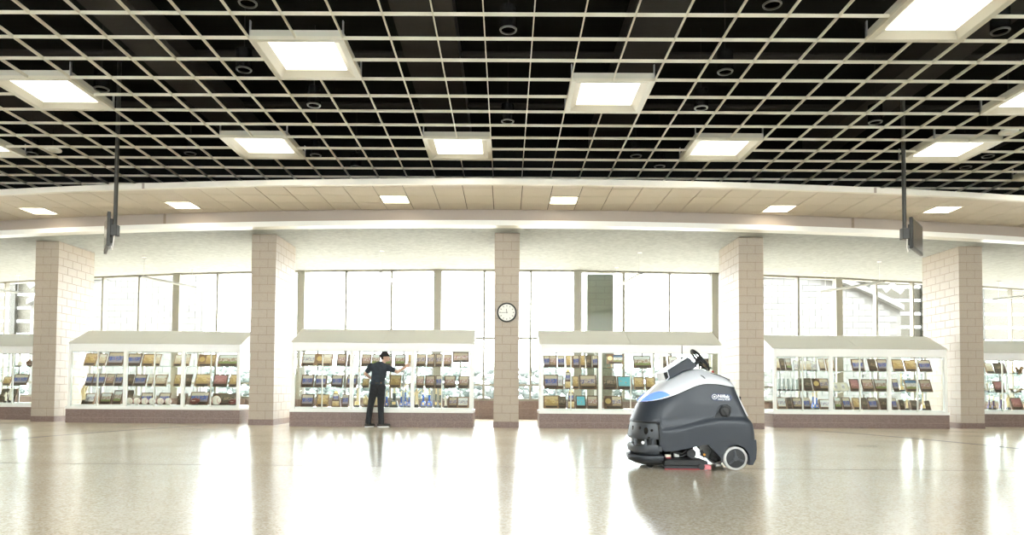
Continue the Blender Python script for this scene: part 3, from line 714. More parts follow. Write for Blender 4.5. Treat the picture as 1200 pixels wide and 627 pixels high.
# ---------------------------------------------------------------- awards in the cases: (shelf, kind, centre x, width, height, look)
ITEMS = {
    'c0': [
        (0,'M',-13.43,0.17,0.19,'cream'), (0,'M',-13.17,0.21,0.21,'brown'), (1,'P',-13.76,0.23,0.23,'gold'), (1,'P',-13.4,0.43,0.3,'blue'),
        (2,'P',-13.86,0.21,0.36,'dark'), (2,'P',-13.63,0.22,0.36,'dark'), (2,'G',-13.61,0.07,0.29,'white'), (2,'G',-13.49,0.07,0.4,'white'),
    ],
    'c1': [
        (0,'P',-10.67,0.33,0.31,'gold'), (0,'P',-10.37,0.22,0.3,'cream'), (0,'P',-10.03,0.43,0.34,'blue'), (0,'P',-9.55,0.37,0.31,'blue'),
        (0,'P',-9.18,0.32,0.3,'gold'), (0,'P',-8.94,0.15,0.3,'cream'), (0,'P',-8.42,0.21,0.29,'cream'), (0,'P',-8.18,0.13,0.3,'cream'),
        (0,'P',-7.68,0.47,0.3,'gold'), (0,'P',-7.13,0.54,0.31,'green'), (1,'P',-10.69,0.19,0.3,'blue'), (1,'P',-10.54,0.11,0.29,'blue'),
        (1,'P',-10.38,0.18,0.3,'blue'), (1,'P',-10.16,0.23,0.3,'crowd'), (1,'P',-9.93,0.21,0.3,'blue'), (1,'P',-9.64,0.18,0.29,'dark'),
        (1,'P',-9.38,0.33,0.29,'blue'), (1,'P',-9.11,0.14,0.29,'cream'), (1,'P',-8.85,0.33,0.29,'cream'), (1,'P',-8.42,0.18,0.29,'gold'),
        (1,'P',-8.15,0.19,0.3,'dark'), (1,'P',-7.77,0.42,0.31,'gold'), (1,'P',-7.32,0.38,0.3,'pink'), (1,'P',-6.99,0.21,0.3,'gold'),
        (2,'P',-11.0,0.2,0.16,'dark'), (2,'G',-10.92,0.09,0.51,'gold'), (2,'G',-10.84,0.05,0.42,'gold'), (2,'P',-10.66,0.28,0.27,'white'),
        (2,'P',-10.25,0.31,0.28,'green'), (2,'P',-9.96,0.24,0.34,'green'), (2,'P',-9.65,0.16,0.34,'dark'), (2,'P',-9.21,0.32,0.29,'blue'),
        (2,'P',-8.75,0.31,0.29,'blue'), (2,'P',-8.29,0.25,0.28,'dark'), (2,'P',-7.85,0.5,0.32,'blue'), (2,'P',-7.2,0.68,0.29,'dark'),
        (2,'B',-9.51,0.17,0.08,'base'), (2,'B',-9.32,0.17,0.08,'base'), (2,'B',-9.12,0.17,0.09,'base'), (2,'B',-8.93,0.17,0.09,'base'),
        (2,'B',-8.72,0.17,0.09,'base'), (2,'B',-8.52,0.17,0.09,'base'), (2,'F',-7.85,0.24,0.2,'maroon'), (2,'B',-7.31,0.23,0.21,'white'),
        (2,'F',-6.89,0.21,0.21,'maroon'),
    ],
    'c2': [
        (0,'P',-4.8,0.35,0.29,'white'), (0,'P',-4.4,0.43,0.29,'cream'), (0,'P',-3.98,0.24,0.29,'crowd'), (0,'P',-3.75,0.18,0.29,'dark'),
        (0,'P',-3.38,0.25,0.29,'crowd'), (0,'P',-3.15,0.21,0.29,'green'), (0,'P',-2.86,0.21,0.29,'green'), (0,'P',-2.56,0.28,0.29,'green'),
        (0,'P',-2.33,0.09,0.29,'gold'), (0,'P',-2.05,0.25,0.3,'medal'), (0,'P',-1.82,0.2,0.3,'medal'), (0,'P',-1.61,0.19,0.3,'medal'),
        (0,'P',-1.41,0.21,0.3,'crowd'), (0,'S',-1.04,0.42,0.36,'crowd'), (1,'P',-4.81,0.31,0.29,'blue'), (1,'P',-4.47,0.3,0.28,'blue'),
        (1,'P',-4.08,0.29,0.29,'blue'), (1,'P',-3.72,0.27,0.29,'blue'), (1,'P',-3.38,0.17,0.21,'gold'), (1,'P',-2.67,0.29,0.3,'gold'),
        (1,'P',-2.29,0.06,0.29,'dark'), (1,'P',-2.07,0.19,0.28,'crowd'), (1,'P',-1.83,0.25,0.29,'crowd'), (1,'P',-1.61,0.18,0.29,'blue'),
        (1,'P',-1.35,0.29,0.29,'crowd'), (1,'P',-0.97,0.27,0.29,'crowd'), (2,'P',-4.86,0.32,0.29,'blue'), (2,'P',-4.42,0.31,0.29,'gold'),
        (2,'W',-4.09,0.23,0.38,'dark'), (2,'P',-3.87,0.17,0.29,'blue'), (2,'T',-3.58,0.14,0.48,'gold'), (2,'M',-3.38,0.17,0.3,'gold'),
        (2,'M',-3.13,0.13,0.26,'gold'), (2,'T',-2.87,0.09,0.41,'blue'), (2,'T',-2.69,0.21,0.54,'dark'), (2,'T',-2.52,0.08,0.41,'blue'),
        (2,'T',-2.42,0.09,0.58,'blue'), (2,'T',-2.33,0.08,0.39,'blue'), (2,'G',-2.15,0.1,0.46,'gold'), (2,'T',-1.99,0.13,0.5,'blue'),
        (2,'T',-1.84,0.13,0.48,'blue'), (2,'T',-1.68,0.09,0.52,'dark'), (2,'T',-1.58,0.09,0.48,'dark'), (2,'G',-1.45,0.1,0.3,'white'),
        (2,'P',-1.27,0.24,0.25,'medal'), (2,'P',-0.99,0.3,0.25,'white'),
    ],
    'c3': [
        (0,'P',0.94,0.16,0.29,'blue'), (0,'P',1.14,0.2,0.29,'crowd'), (0,'P',1.34,0.19,0.29,'blue'), (0,'P',1.53,0.18,0.29,'gold'),
        (0,'P',1.7,0.17,0.29,'blue'), (0,'P',1.86,0.13,0.3,'gold'), (0,'P',2.0,0.14,0.29,'dark'), (0,'P',2.16,0.15,0.29,'blue'),
        (0,'S',2.64,0.43,0.34,'sky'), (0,'P',3.3,0.45,0.3,'green'), (0,'P',3.8,0.2,0.29,'dark'), (0,'P',4.04,0.23,0.29,'white'),
        (0,'P',4.81,0.21,0.25,'dark'), (0,'G',5.02,0.08,0.26,'white'), (1,'P',1.05,0.37,0.33,'blue'), (1,'P',1.32,0.15,0.3,'white'),
        (1,'W',1.5,0.19,0.49,'dark'), (1,'P',1.69,0.16,0.3,'gold'), (1,'P',1.99,0.43,0.33,'medal'), (1,'P',2.52,0.34,0.31,'dark'),
        (1,'P',2.88,0.38,0.31,'teal'), (1,'P',3.22,0.26,0.29,'gold'), (1,'P',3.5,0.25,0.29,'gold'), (2,'P',1.06,0.39,0.3,'gold'),
        (2,'P',1.36,0.19,0.29,'dark'), (2,'W',1.58,0.21,0.46,'dark'), (2,'P',1.82,0.26,0.3,'teal'), (2,'P',2.1,0.28,0.3,'crowd'),
        (2,'P',2.6,0.46,0.3,'medal'), (2,'P',3.29,0.21,0.29,'green'),
    ],
    'c4': [
        (0,'P',6.99,0.1,0.31,'cream'), (0,'P',7.11,0.12,0.3,'dark'), (0,'P',7.26,0.16,0.3,'green'), (0,'C',7.45,0.11,0.27,'white'),
        (0,'C',7.63,0.13,0.27,'cream'), (0,'C',7.78,0.15,0.27,'cream'), (0,'C',7.93,0.12,0.26,'white'), (0,'P',8.12,0.15,0.3,'cream'),
        (0,'P',8.33,0.23,0.3,'cream'), (0,'P',9.04,0.33,0.3,'blue'), (0,'P',9.41,0.21,0.3,'dark'), (0,'P',9.67,0.28,0.3,'blue'),
        (0,'P',10.07,0.31,0.3,'gold'), (0,'P',10.39,0.32,0.29,'gold'), (0,'P',10.75,0.34,0.29,'blue'), (1,'U',7.01,0.1,0.31,'clear'),
        (1,'U',7.13,0.09,0.31,'clear'), (1,'U',7.25,0.09,0.31,'clear'), (1,'U',7.36,0.09,0.31,'clear'), (1,'U',7.47,0.09,0.31,'clear'),
        (1,'P',7.58,0.1,0.31,'dark'), (1,'P',7.75,0.23,0.31,'dark'), (1,'P',8.09,0.44,0.31,'medal'), (1,'K',8.53,0.19,0.25,'white'),
        (1,'K',8.72,0.19,0.25,'white'), (1,'P',8.95,0.25,0.3,'pink'), (1,'P',9.29,0.31,0.3,'crowd'), (1,'P',9.63,0.36,0.3,'green'),
        (1,'P',10.0,0.16,0.31,'blue'), (1,'T',10.14,0.12,0.48,'gold'), (1,'P',10.4,0.35,0.3,'sky'), (1,'P',10.77,0.31,0.3,'crowd'),
        (2,'P',7.08,0.26,0.29,'white'), (2,'P',7.28,0.12,0.29,'dark'), (2,'P',7.48,0.27,0.29,'medal'), (2,'P',7.72,0.19,0.29,'blue'),
        (2,'T',7.88,0.08,0.51,'blue'), (2,'T',7.97,0.09,0.47,'blue'), (2,'P',8.18,0.29,0.25,'white'), (2,'P',8.52,0.19,0.3,'green'),
        (2,'P',8.74,0.22,0.3,'blue'), (2,'P',8.99,0.19,0.29,'gold'), (2,'P',9.2,0.16,0.29,'dark'), (2,'P',9.41,0.25,0.3,'blue'),
        (2,'P',9.7,0.22,0.29,'dark'), (2,'P',9.96,0.13,0.29,'blue'), (2,'P',10.15,0.13,0.25,'dark'), (2,'G',10.28,0.1,0.29,'gold'),
        (2,'P',10.46,0.19,0.24,'dark'), (2,'T',10.69,0.1,0.47,'gold'), (2,'P',10.81,0.13,0.23,'dark'),
    ],
    'c5': [
        (0,'P',13.26,0.23,0.29,'cream'), (0,'P',13.55,0.33,0.29,'dark'), (0,'T',13.89,0.1,0.26,'gold'), (0,'L',14.07,0.19,0.22,'wood'),
        (1,'G',13.2,0.09,0.3,'white'), (1,'G',13.31,0.08,0.19,'white'), (1,'P',13.52,0.3,0.3,'pink'), (1,'L',13.98,0.35,0.12,'wood'),
        (2,'T',13.24,0.1,0.43,'purple'), (2,'T',13.36,0.1,0.39,'purple'), (2,'T',13.57,0.09,0.44,'purple'), (2,'G',13.76,0.1,0.41,'gold'),
        (2,'P',14.0,0.31,0.31,'pink'),
    ],
}
ORD = ['first', 'second', 'third', 'fourth', 'fifth', 'sixth', 'seventh', 'eighth', 'ninth', 'tenth', 'eleventh', 'twelfth', 'thirteenth', 'fourteenth',
       'fifteenth', 'sixteenth', 'seventeenth', 'eighteenth', 'nineteenth', 'twentieth', 'twenty-first', 'twenty-second', 'twenty-third', 'twenty-fourth']
LOOK = {'blue': 'blue team photo', 'cream': 'pale certificate', 'gold': 'golden print', 'green': 'field team photo', 'crowd': 'crowd photo', 'dark': 'dark photo', 'white': 'white photo',
        'pink': 'pinkish print', 'teal': 'teal print', 'sky': 'blue sky photo', 'medal': 'medallion photo'}
KNAME = {'P': ('award_plaque', 'plaque'), 'S': ('plaque_on_stand', 'plaque'), 'T': ('column_trophy', 'trophy'), 'U': ('pillar_award', 'award'), 'W': ('tiered_plaque', 'plaque'),
         'B': ('ball', 'ball'), 'F': ('football', 'ball'), 'G': ('figurine', 'figurine'), 'C': ('framed_card', 'card'), 'K': ('open_book', 'book'), 'M': ('cup_award', 'trophy'), 'L': ('carved_wood', 'carving')}
def plaque_parts(t, w, h, look, lean=math.radians(24), z0=0.0):
    h = h * 1.05 / math.cos(lean)
    m = 'oak' if look in ('gold', 'cream', 'white', 'sky') else 'wood'
    rot = (-lean, 0, 0)
    b = MB().box(-w / 2, w / 2, 0, 0.022, 0, h).build('board', m, t, bevel=min(0.004, w * 0.02), loc=(0, -0.06 if lean > 0.2 else -0.02, z0 + (0.003 if lean > 0.2 else 0)), rot=rot)
    mg = min(0.03, w * 0.12)
    px0, px1 = -w / 2 + mg, w / 2 - mg
    if w / h > 1.15 and look in ('gold', 'medal', 'teal', 'cream', 'dark', 'sky'):
        r = min(h * 0.22, w * 0.16)
        MB().lathe([(0, 0.0), (r, 0.0), (r, 0.008), (0, 0.010)], (-w / 2 + mg + r, 0, h * 0.58), 18, (0, -1, 0)).build('medallion', 'brass', b)
        px0 = -w / 2 + 2 * mg + 2 * r
    MB().box(px0, px1, -0.006, -0.0005, h * 0.24, h - mg).build('photo', PH[look], b)
    MB().box(-w * 0.36, w * 0.36, -0.005, -0.0005, h * 0.06, h * 0.17).build('nameplate', 'plate', b)
def figure_mb(h, cx=0.0, z0=0.0):
    mb = MB()
    mb.capsule((cx - h * 0.06, 0, z0), (cx - h * 0.03, 0, z0 + h * 0.48), h * 0.045, h * 0.07, n=8)
    mb.capsule((cx + h * 0.08, 0, z0), (cx + h * 0.03, 0, z0 + h * 0.48), h * 0.045, h * 0.07, n=8)
    mb.capsule((cx, 0, z0 + h * 0.45), (cx, 0, z0 + h * 0.75), h * 0.085, h * 0.11, 0.7, 8)
    mb.ell((cx, 0, z0 + h * 0.91), h * 0.075, h * 0.075, h * 0.09, 8, 6)
    mb.capsule((cx + h * 0.1, 0, z0 + h * 0.74), (cx + h * 0.24, 0, z0 + h * 0.92), h * 0.04, h * 0.03, n=8)
    mb.capsule((cx - h * 0.1, 0, z0 + h * 0.74), (cx - h * 0.17, 0, z0 + h * 0.5), h * 0.04, h * 0.03, n=8)
    return mb
def make_item(kind, w, h, look, label, cat, loc, group):
    t = thing(KNAME[kind][0], label, cat, loc, group=group)
    h = max(h, 0.1)
    if kind == 'P':
        plaque_parts(t, w, h, look)
    elif kind == 'S':
        plaque_parts(t, w, h * 0.68, look, math.radians(4), h * 0.30)
        for s in (-1, 1): MB().tube([(s * w * 0.22, -0.01, 0.02), (s * w * 0.22, 0.0, h * 0.34)], 0.008, 6).build('stand_leg', 'brass', t)
        MB().box(-w * 0.48, w * 0.48, -0.06, 0.06, 0, 0.022).build('stand_base', 'oak', t, bevel=0.004)
    elif kind == 'T':
        col = {'blue': 'blue', 'dark': 'darkcol', 'gold': 'gold', 'purple': 'purple'}[look]
        MB().frustum(0, 0, 0, h * 0.10, w / 2, w / 2, w / 2 * 0.9, w / 2 * 0.9).build('base', 'marble', t)
        MB().frustum(0, 0, h * 0.10, h * 0.30, w * 0.42, w * 0.36, w * 0.34, w * 0.30).build('plinth', col, t)
        MB().lathe([(w * 0.13, 0), (w * 0.19, 0.004), (w * 0.19, h * 0.33), (w * 0.13, h * 0.335)], (0, 0, h * 0.30), 10).build('column', col, t)
        MB().lathe([(w * 0.22, 0), (w * 0.30, h * 0.02), (w * 0.22, h * 0.035)], (0, 0, h * 0.635), 12).build('collar', 'gold', t)
        figure_mb(h * 0.33, 0, h * 0.67).build('figure', 'gold', t, smooth=True)
        MB().box(-w * 0.2, w * 0.2, -w * 0.40, -w * 0.33, h * 0.13, h * 0.25).build('nameplate', 'brass', t)
    elif kind == 'U':
        MB().box(-w * 0.55, w * 0.55, -w * 0.55, w * 0.55, 0, h * 0.13).build('base', 'plate', t, bevel=0.003)
        MB().prism([(-w * 0.33, h * 0.13), (w * 0.33, h * 0.13), (w * 0.33, h * 0.96), (-w * 0.33, h)], -0.02, 0.02, 'y').build('pillar', 'acrylic', t)
    elif kind == 'W':
        MB().frustum(0, 0, 0, h * 0.42, w / 2, 0.06, w * 0.42, 0.05).build('lower_tier', 'wood', t)
        MB().frustum(0, 0, h * 0.42, h * 0.85, w * 0.38, 0.045, w * 0.30, 0.035).build('upper_tier', 'wood', t)
        MB().frustum(0, 0, h * 0.85, h, w * 0.26, 0.03, w * 0.18, 0.02).build('crest', 'brass', t)
        for z0, z1, ww, y in ((0.07, 0.37, 0.36, -0.066), (0.47, 0.80, 0.25, -0.052)):
            MB().box(-w * ww, w * ww, y, y + 0.02, h * z0, h * z1).build('photo', PH['blue' if z0 > 0.2 else 'gold'], t)
    elif kind == 'B':
        r = min(w / 2, 0.12)
        MB().lathe([(r * 0.35, 0), (r * 0.5, 0.004), (r * 0.4, 0.012)], n=14).build('ring_stand', 'plate', t)
        b = MB().ell((0, 0, r + 0.008), r, r, r, 18, 12).build('skin', 'ball', t, smooth=True)
        for s in (-1, 1):
            MB().torus((s * r * 0.78, -r * 0.3, r + 0.008), r * 0.62, r * 0.035, (1, -0.35 * s, 0), 20, 5).build('seam', 'stitch', t)
    elif kind == 'F':
        r = min(w / 2, 0.14)
        MB().box(-r * 0.5, r * 0.5, -0.04, 0.04, 0, 0.02).build('cradle', 'plate', t)
        MB().lathe([(0.002, -r * 1.1), (r * 0.35, -r * 0.85), (r * 0.6, -r * 0.45), (r * 0.68, 0), (r * 0.6, r * 0.45), (r * 0.35, r * 0.85), (0.002, r * 1.1)], (0, 0, 0.02 + r * 0.68), 16, (1, 0.3, 0.25)).build('skin', 'maroon', t, smooth=True)
        MB().box(-r * 0.35, r * 0.35, -r * 0.72, -r * 0.62, 0.02 + r * 0.72, 0.02 + r * 0.8).build('laces', 'paper', t)
    elif kind == 'G':
        m = 'gold' if look == 'gold' else 'ivory'
        MB().frustum(0, 0, 0, h * 0.16, w * 0.5, w * 0.45, w * 0.4, w * 0.36).build('base', 'marble', t)
        figure_mb(h * 0.84, 0, h * 0.16).build('figure', m, t, smooth=True)
    elif kind == 'C':
        b = MB().box(-w / 2, w / 2, 0, 0.012, 0, h).build('frame', 'plate', t, rot=(-0.15, 0, 0))
        MB().box(-w / 2 + 0.008, w / 2 - 0.008, -0.003, 0.0, 0.03, h - 0.008).build('card', PH[look], b)
        MB().box(-w * 0.4, w * 0.4, 0.0, 0.07, 0, 0.012).build('easel_foot', 'plate', t)
    elif kind == 'K':
        b = MB().prism([(-w / 2, 0), (0, -0.02), (w / 2, 0), (w / 2, 0.014), (0, -0.004), (-w / 2, 0.014)], 0, h, 'z').build('pages', 'paper', t, rot=(-0.5, 0, 0.1))
        MB().box(-w * 0.42, -w * 0.05, -0.026, -0.014, h * 0.2, h * 0.8).build('print', PH['white'], b)
        MB().box(-w * 0.5, w * 0.5, -0.02, 0.10, 0, 0.01).build('book_rest', 'plate', t)
    elif kind == 'M':
        m = 'gold' if look == 'gold' else ('wood' if look == 'brown' else 'ivory')
        MB().box(-w / 2, w / 2, -0.06, 0.06, 0, h * 0.18).build('base', 'wood', t, bevel=0.004)
        MB().lathe([(w * 0.25, 0), (w * 0.40, h * 0.12), (w * 0.42, h * 0.5), (w * 0.36, h * 0.56)], (0, 0, h * 0.18), 16).build('bowl', m, t)
        MB().lathe([(w * 0.34, 0), (w * 0.16, h * 0.12), (w * 0.10, h * 0.24)], (0, 0, h * 0.74), 14).build('lid', m, t)
    elif kind == 'L':
        b = MB()
        n = 12
        for k in range(n + 1):
            pass
        pts = [(-w / 2 + w * k / 10, 0, h * (0.45 + 0.38 * math.cos(k * 0.63))) for k in range(11)]
        b.tube(pts, h * 0.16, 10, True, h * 0.26); b.build('branch', 'oak', t, smooth=True)
        for s in (-0.3, 0.3): MB().box(w * s - 0.012, w * s + 0.012, -0.04, 0.04, 0, h * 0.5).build('stand_foot', 'plate', t)
    return t
SHN = ['top', 'middle', 'bottom']
for ck_, rows in ITEMS.items():
    x0, x1, yf, lab, ph = CASES[ck_]
    cnt = {}
    order = sorted(range(len(rows)), key=lambda q: (rows[q][0], rows[q][2]))
    for q in order:
        s, kd, x, w, h, look = rows[q]
        small_front = kd in 'BF' or (ck_ == 'c0' and kd == 'G' and s == 2)
        x = max(x0 + 0.12 + w / 2, min(x1 - 0.12 - w / 2, x))
        y = yf + (0.24 if small_front else 0.50)
        key = (s, kd)
        cnt[key] = cnt.get(key, -1) + 1
        noun = {'P': LOOK.get(look, look) + ' plaque', 'S': 'plaque on a stand', 'T': look + ' column trophy', 'U': 'slim clear pillar award', 'W': 'tiered dark plaque', 'B': 'white ball',
                'F': 'maroon football', 'G': look + ' figurine', 'C': 'small framed card', 'K': 'open white book', 'M': look + ' cup award', 'L': 'carved wooden piece'}[kd]
        kn = {'P': 'plaque', 'S': 'stand', 'T': 'trophy', 'U': 'pillar', 'W': 'tiered plaque', 'B': 'ball', 'F': 'football', 'G': 'figurine', 'C': 'card', 'K': 'book', 'M': 'cup', 'L': 'carving'}[kd]
        label = '%s, %s such from left, %s shelf, %s' % (noun, ORD[cnt[key]], SHN[s], ph)
        if kd == 'P': label = '%s, %s plaque from left, %s shelf, %s' % (LOOK[look] + ' plaque', ORD[cnt[key]], SHN[s], ph)
        if len(label.split()) > 16: label = label.replace(' such', '')
        zz = SHZ[s]
        make_item(kd, w * (0.97 if kd in 'PSW' else 1), h, look, label, KNAME[kd][1], (x, y, zz), 'awards on the %s shelf of the %s' % (SHN[s], ph))

# ================================================================== hanging things
def television(label, pole, near, far, z0, z1):
    t = thing('television', label, 'television', (*pole, 0))
    px, py = pole
    n = Vector((near[0] - px, near[1] - py, 0)); f = Vector((far[0] - px, far[1] - py, 0))
    u = (f - n).normalized(); s = 1 if px > 0 else -1
    nrm = Vector((u.y * s, -u.x * s, 0))          # the way the screen faces
    if nrm.x * s < 0: nrm = -nrm
    Ln = (f - n).length
    def P(a, d, z): q = n + u * a + nrm * d; return (q.x, q.y, z)
    def slab(a0, a1, d0, d1, za, zb):
        mb = MB()
        mb.add([P(a0, d0, za), P(a1, d0, za), P(a1, d1, za), P(a0, d1, za), P(a0, d0, zb), P(a1, d0, zb), P(a1, d1, zb), P(a0, d1, zb)],
               [(0, 3, 2, 1), (4, 5, 6, 7), (0, 1, 5, 4), (1, 2, 6, 5), (2, 3, 7, 6), (3, 0, 4, 7)])
        return mb
    MB().tube([(0, 0, 3.72), (0, 0, 6.8)], 0.035, 12).build('mounting_pole', 'tv', t)
    slab(0, Ln, -0.055, 0, z0, z1).build('housing', 'tv', t, bevel=0.008)
    slab(0.12, Ln - 0.12, -0.10, -0.05, z0 + 0.08, z1 - 0.1).build('rear_cover', 'tv', t, bevel=0.01)
    slab(0.035, Ln - 0.035, -0.002, 0.004, z0 + 0.045, z1 - 0.035).build('screen', 'screen', t)
    c = P(0.3, -0.10, (z0 + z1) / 2)
    MB().tube([(0, 0, (z0 + z1) / 2), ((c[0]) * 0.6, c[1] * 0.6, (z0 + z1) / 2 - 0.02), c], 0.03, 8).build('swivel_arm', 'tv', t)
    MB().box(-0.06, 0.06, -0.06, 0.06, (z0 + z1) / 2 - 0.12, (z0 + z1) / 2 + 0.08).build('bracket', 'tv', t, bevel=0.008)
    e = P(0.12, -0.08, z0 + 0.02)
    MB().tube([(0.02, -0.05, (z0 + z1) / 2 - 0.1), (e[0] * 0.3, e[1] * 0.3 - 0.03, z0 + 0.02), (e[0] * 0.7, e[1] * 0.7, z0 - 0.05), e], 0.007, 6).build('cable', 'white', t)
television('dark flat television on a ceiling pole at the right, screen turned right', (7.17, 13.05), (7.29, 13.0), (7.9, 13.75), 3.48, 4.05)
television('flat television on a ceiling pole at the left, seen edge on', (-7.08, 13.0), (-7.17, 12.9), (-7.70, 13.76), 3.42, 4.04)

pend = [((-3.36, 19.25), (-3.28, 21.95), 'above the working man'), ((3.60, 19.3), (3.30, 21.97), 'above the scrubber case'), ((10.63, 20.45), (9.83, 22.6), 'above the case right of the scrubber'),
        ((-10.36, 20.4), (-9.72, 22.55), 'above the case left of the man'), ((17.3, 21.6), (16.23, 24.2), 'at the right frame edge'), ((-17.3, 21.6), (-16.23, 24.2), 'at the left frame edge')]
for a, b, d in pend:
    t = thing('pendant_strip_light', 'slim white hanging strip light, ' + d, 'strip light', (a[0], a[1], 4.0), group='slim strip lights hung near the windows')
    v = Vector((b[0] - a[0], b[1] - a[1], 0)); ang = math.atan2(v.y, v.x)
    body = MB().prism([(-0.035, 0.06), (0.035, 0.06), (0.05, 0.02), (0.03, 0.0), (-0.03, 0.0), (-0.05, 0.02)], 0, v.length, 'x').build('housing', 'pendant', t, rot=(0, 0, ang))
    for q in (0.06, 0.94):
        p = v * q
        MB().tube([(p.x, p.y, 0.06), (p.x, p.y, ZC - 4.0)], 0.004, 6).build('cable', 'steel', t)
        MB().lathe([(0.06, 0), (0.06, 0.015)], (p.x, p.y, ZC - 4.016), 14).build('canopy', 'white', t)

# ================================================================== outdoors
og = MB().box(-90, 90, 28.05, 120, -0.3, -0.05).build('ground_outside', 'concrete'); tag(og, 'pale concrete ground outside the windows', 'ground', kind='structure')
hb = MB()
rnd = random.Random(3)
for k in range(3600):
    x = rnd.uniform(-45, 45); y = rnd.uniform(46, 50); z = rnd.uniform(-0.05, 2.3)
    r = rnd.uniform(0.10, 0.34)
    hb.ell((x, y, z), r, r, r * 0.8, 6, 4)
hd = hb.build('hedge', 'green_leaf'); tag(hd, 'pale green hedge far beyond the lower windows', 'hedge', kind='stuff')
pier(2.62, 23.5, 0.86, 0.6, 'sage block pillar outside the glass behind the scrubber', 23, 0.0, 'outblock', 'outmortar', False, 'outdoor_pillar')
# entrance wing of painted block with an arched opening, outside on both sides
def wing(s, label):
    t = thing('entrance_wing', label, 'building', (15.6 if s > 0 else -19.2, 31.0, 0), group='pale block wings outside the windows')
    # arch wall: curved top edge, lowest towards the outside
    pts = [(-6.2 * s, 0.0), (1.2 * s, 0.0)]
    top = []
    for k in range(13):
        q = k / 12
        top.append(((1.2 - 7.4 * q) * s, 4.4 + 1.5 * math.sin(min(1, q * 1.6) * PI / 2)))
    MB().prism(pts + top, -0.05, 0.25, 'y').build('arch_wall', 'whitemortar', t)
    for c in range(24):
        z = 0.004 + c * 0.26
        if c % 2 and z < 5.6: block(0.255, 0.05, 0.25, t, -6.02 * s, -0.055, z, 'whiteblock')
        for k in range(18):
            x = -6.15 + k * 0.53 + (0.265 if c % 2 else 0)
            if x + 0.53 > 1.2: continue
            qq = (1.2 - x - 0.53) / 7.4
            if z + 0.26 > 4.4 + 1.5 * math.sin(max(0, min(1, qq * 1.6)) * PI / 2): continue
            block(0.52, 0.05, 0.25, t, (x + 0.265) * s, -0.055, z, 'whiteblock')
    rim = MB()
    for k in range(12):
        (xa, za), (xb, zb) = top[k], top[k + 1]
        rim.add([(xa, -0.35, za), (xb, -0.35, zb), (xb, 0.3, zb), (xa, 0.3, za), (xa, -0.35, za + 0.22), (xb, -0.35, zb + 0.22), (xb, 0.3, zb + 0.22), (xa, 0.3, za + 0.22)],
                [(0, 3, 2, 1), (4, 5, 6, 7), (0, 1, 5, 4), (1, 2, 6, 5), (2, 3, 7, 6), (3, 0, 4, 7)])
    rim.build('arch_rim', 'whiteblock', t)
    xs = sorted((-3.5 * s, 10 * s))
    MB().box(xs[0], xs[1], 1.2, 4.0, 7.3, 7.5).build('canopy_roof', 'roof_soffit', t)
    for k in range(7):
        z = 3.4 + k * 0.62
        MB().box(xs[0], xs[1], 2.6, 2.75, z, z + 0.5).build('cladding_board', 'roof_soffit', t)
    MB().box(xs[0], xs[1], 2.5, 2.8, 2.5, 3.35).build('beam', 'outsteel', t)
    for k in range(4):
        x = (1.0 + 2.6 * k) * s
        MB().box(x - 0.12, x + 0.12, 2.3, 2.5, 0, 7.3).build('steel_post', 'outsteel', t)
        for q in range(2):
            x2 = x + (0.2 + q * 1.2) * s
            MB().box(min(x2, x2 + 1.1 * s), max(x2, x2 + 1.1 * s), 2.6, 2.62, 0.2, 2.45).build('wing_pane', 'glass', t)
    MB().tube([(0.5 * s, -0.1, 5.25), (0.75 * s, -0.2, 5.45), (1.05 * s, -0.45, 5.15)], 0.12, 8).build('flood_lamp', 'steel', t)
    return t
wing(1, 'pale block entrance wing with arched wall outside the right windows')
wing(-1, 'pale block entrance wing with arched wall outside the left windows')

# ================================================================== floor scrubber
def lerp_tab(tab, x):
    if x <= tab[0][0]: return tab[0][1]
    for (a, b), (c, d) in zip(tab, tab[1:]):
        if x <= c:
            t = (x - a) / (c - a); return b + (d - b) * t
    return tab[-1][1]
def smooth_tab(tab):
    # Catmull-Rom resample so that the profile lines run smooth
    out = []
    n = len(tab)
    for i in range(n - 1):
        p0, p1, p2, p3 = tab[max(i - 1, 0)], tab[i], tab[i + 1], tab[min(i + 2, n - 1)]
        for k in range(8):
            t = k / 8
            q = []
            for c in range(2):
                q.append(0.5 * (2 * p1[c] + (p2[c] - p0[c]) * t + (2 * p0[c] - 5 * p1[c] + 4 * p2[c] - p3[c]) * t * t + (3 * p1[c] - p0[c] - 3 * p2[c] + p3[c]) * t ** 3))
            out.append(tuple(q))
    out.append(tab[-1])
    return out
sx0, sy0 = 1.40, 8.53
scr = thing('floor_scrubber', 'large dark grey robotic ride-on floor scrubber with steering wheel', 'floor scrubber', (sx0, sy0, 0))
XF = smooth_tab([(0.20, 0.02), (0.34, 0.022), (0.52, 0.055), (0.613, 0.09), (0.747, 0.15), (0.85, 0.235), (0.93, 0.33), (1.0, 0.42)])
XR = smooth_tab([(0.06, 1.35), (0.12, 1.385), (0.33, 1.395), (0.45, 1.385), (0.53, 1.365), (0.60, 1.318), (0.745, 1.254), (0.913, 1.19), (1.1, 1.13)])
ZB = smooth_tab([(0.0, 0.745), (0.12, 0.752), (0.236, 0.762), (0.35, 0.795), (0.457, 0.843), (0.6, 0.918), (0.70, 0.948), (0.80, 0.958), (0.963, 0.951), (1.1, 0.930), (1.4, 0.895)])
ZL = [(0.0, 0.525), (0.285, 0.525), (0.30, 0.25), (0.355, 0.207), (0.43, 0.208), (0.509, 0.219), (0.664, 0.253), (0.844, 0.288), (0.985, 0.32), (1.39, 0.343)]
def WH(z): return lerp_tab([(0.2, 0.405), (0.5, 0.40), (0.75, 0.375), (0.95, 0.34)], z)
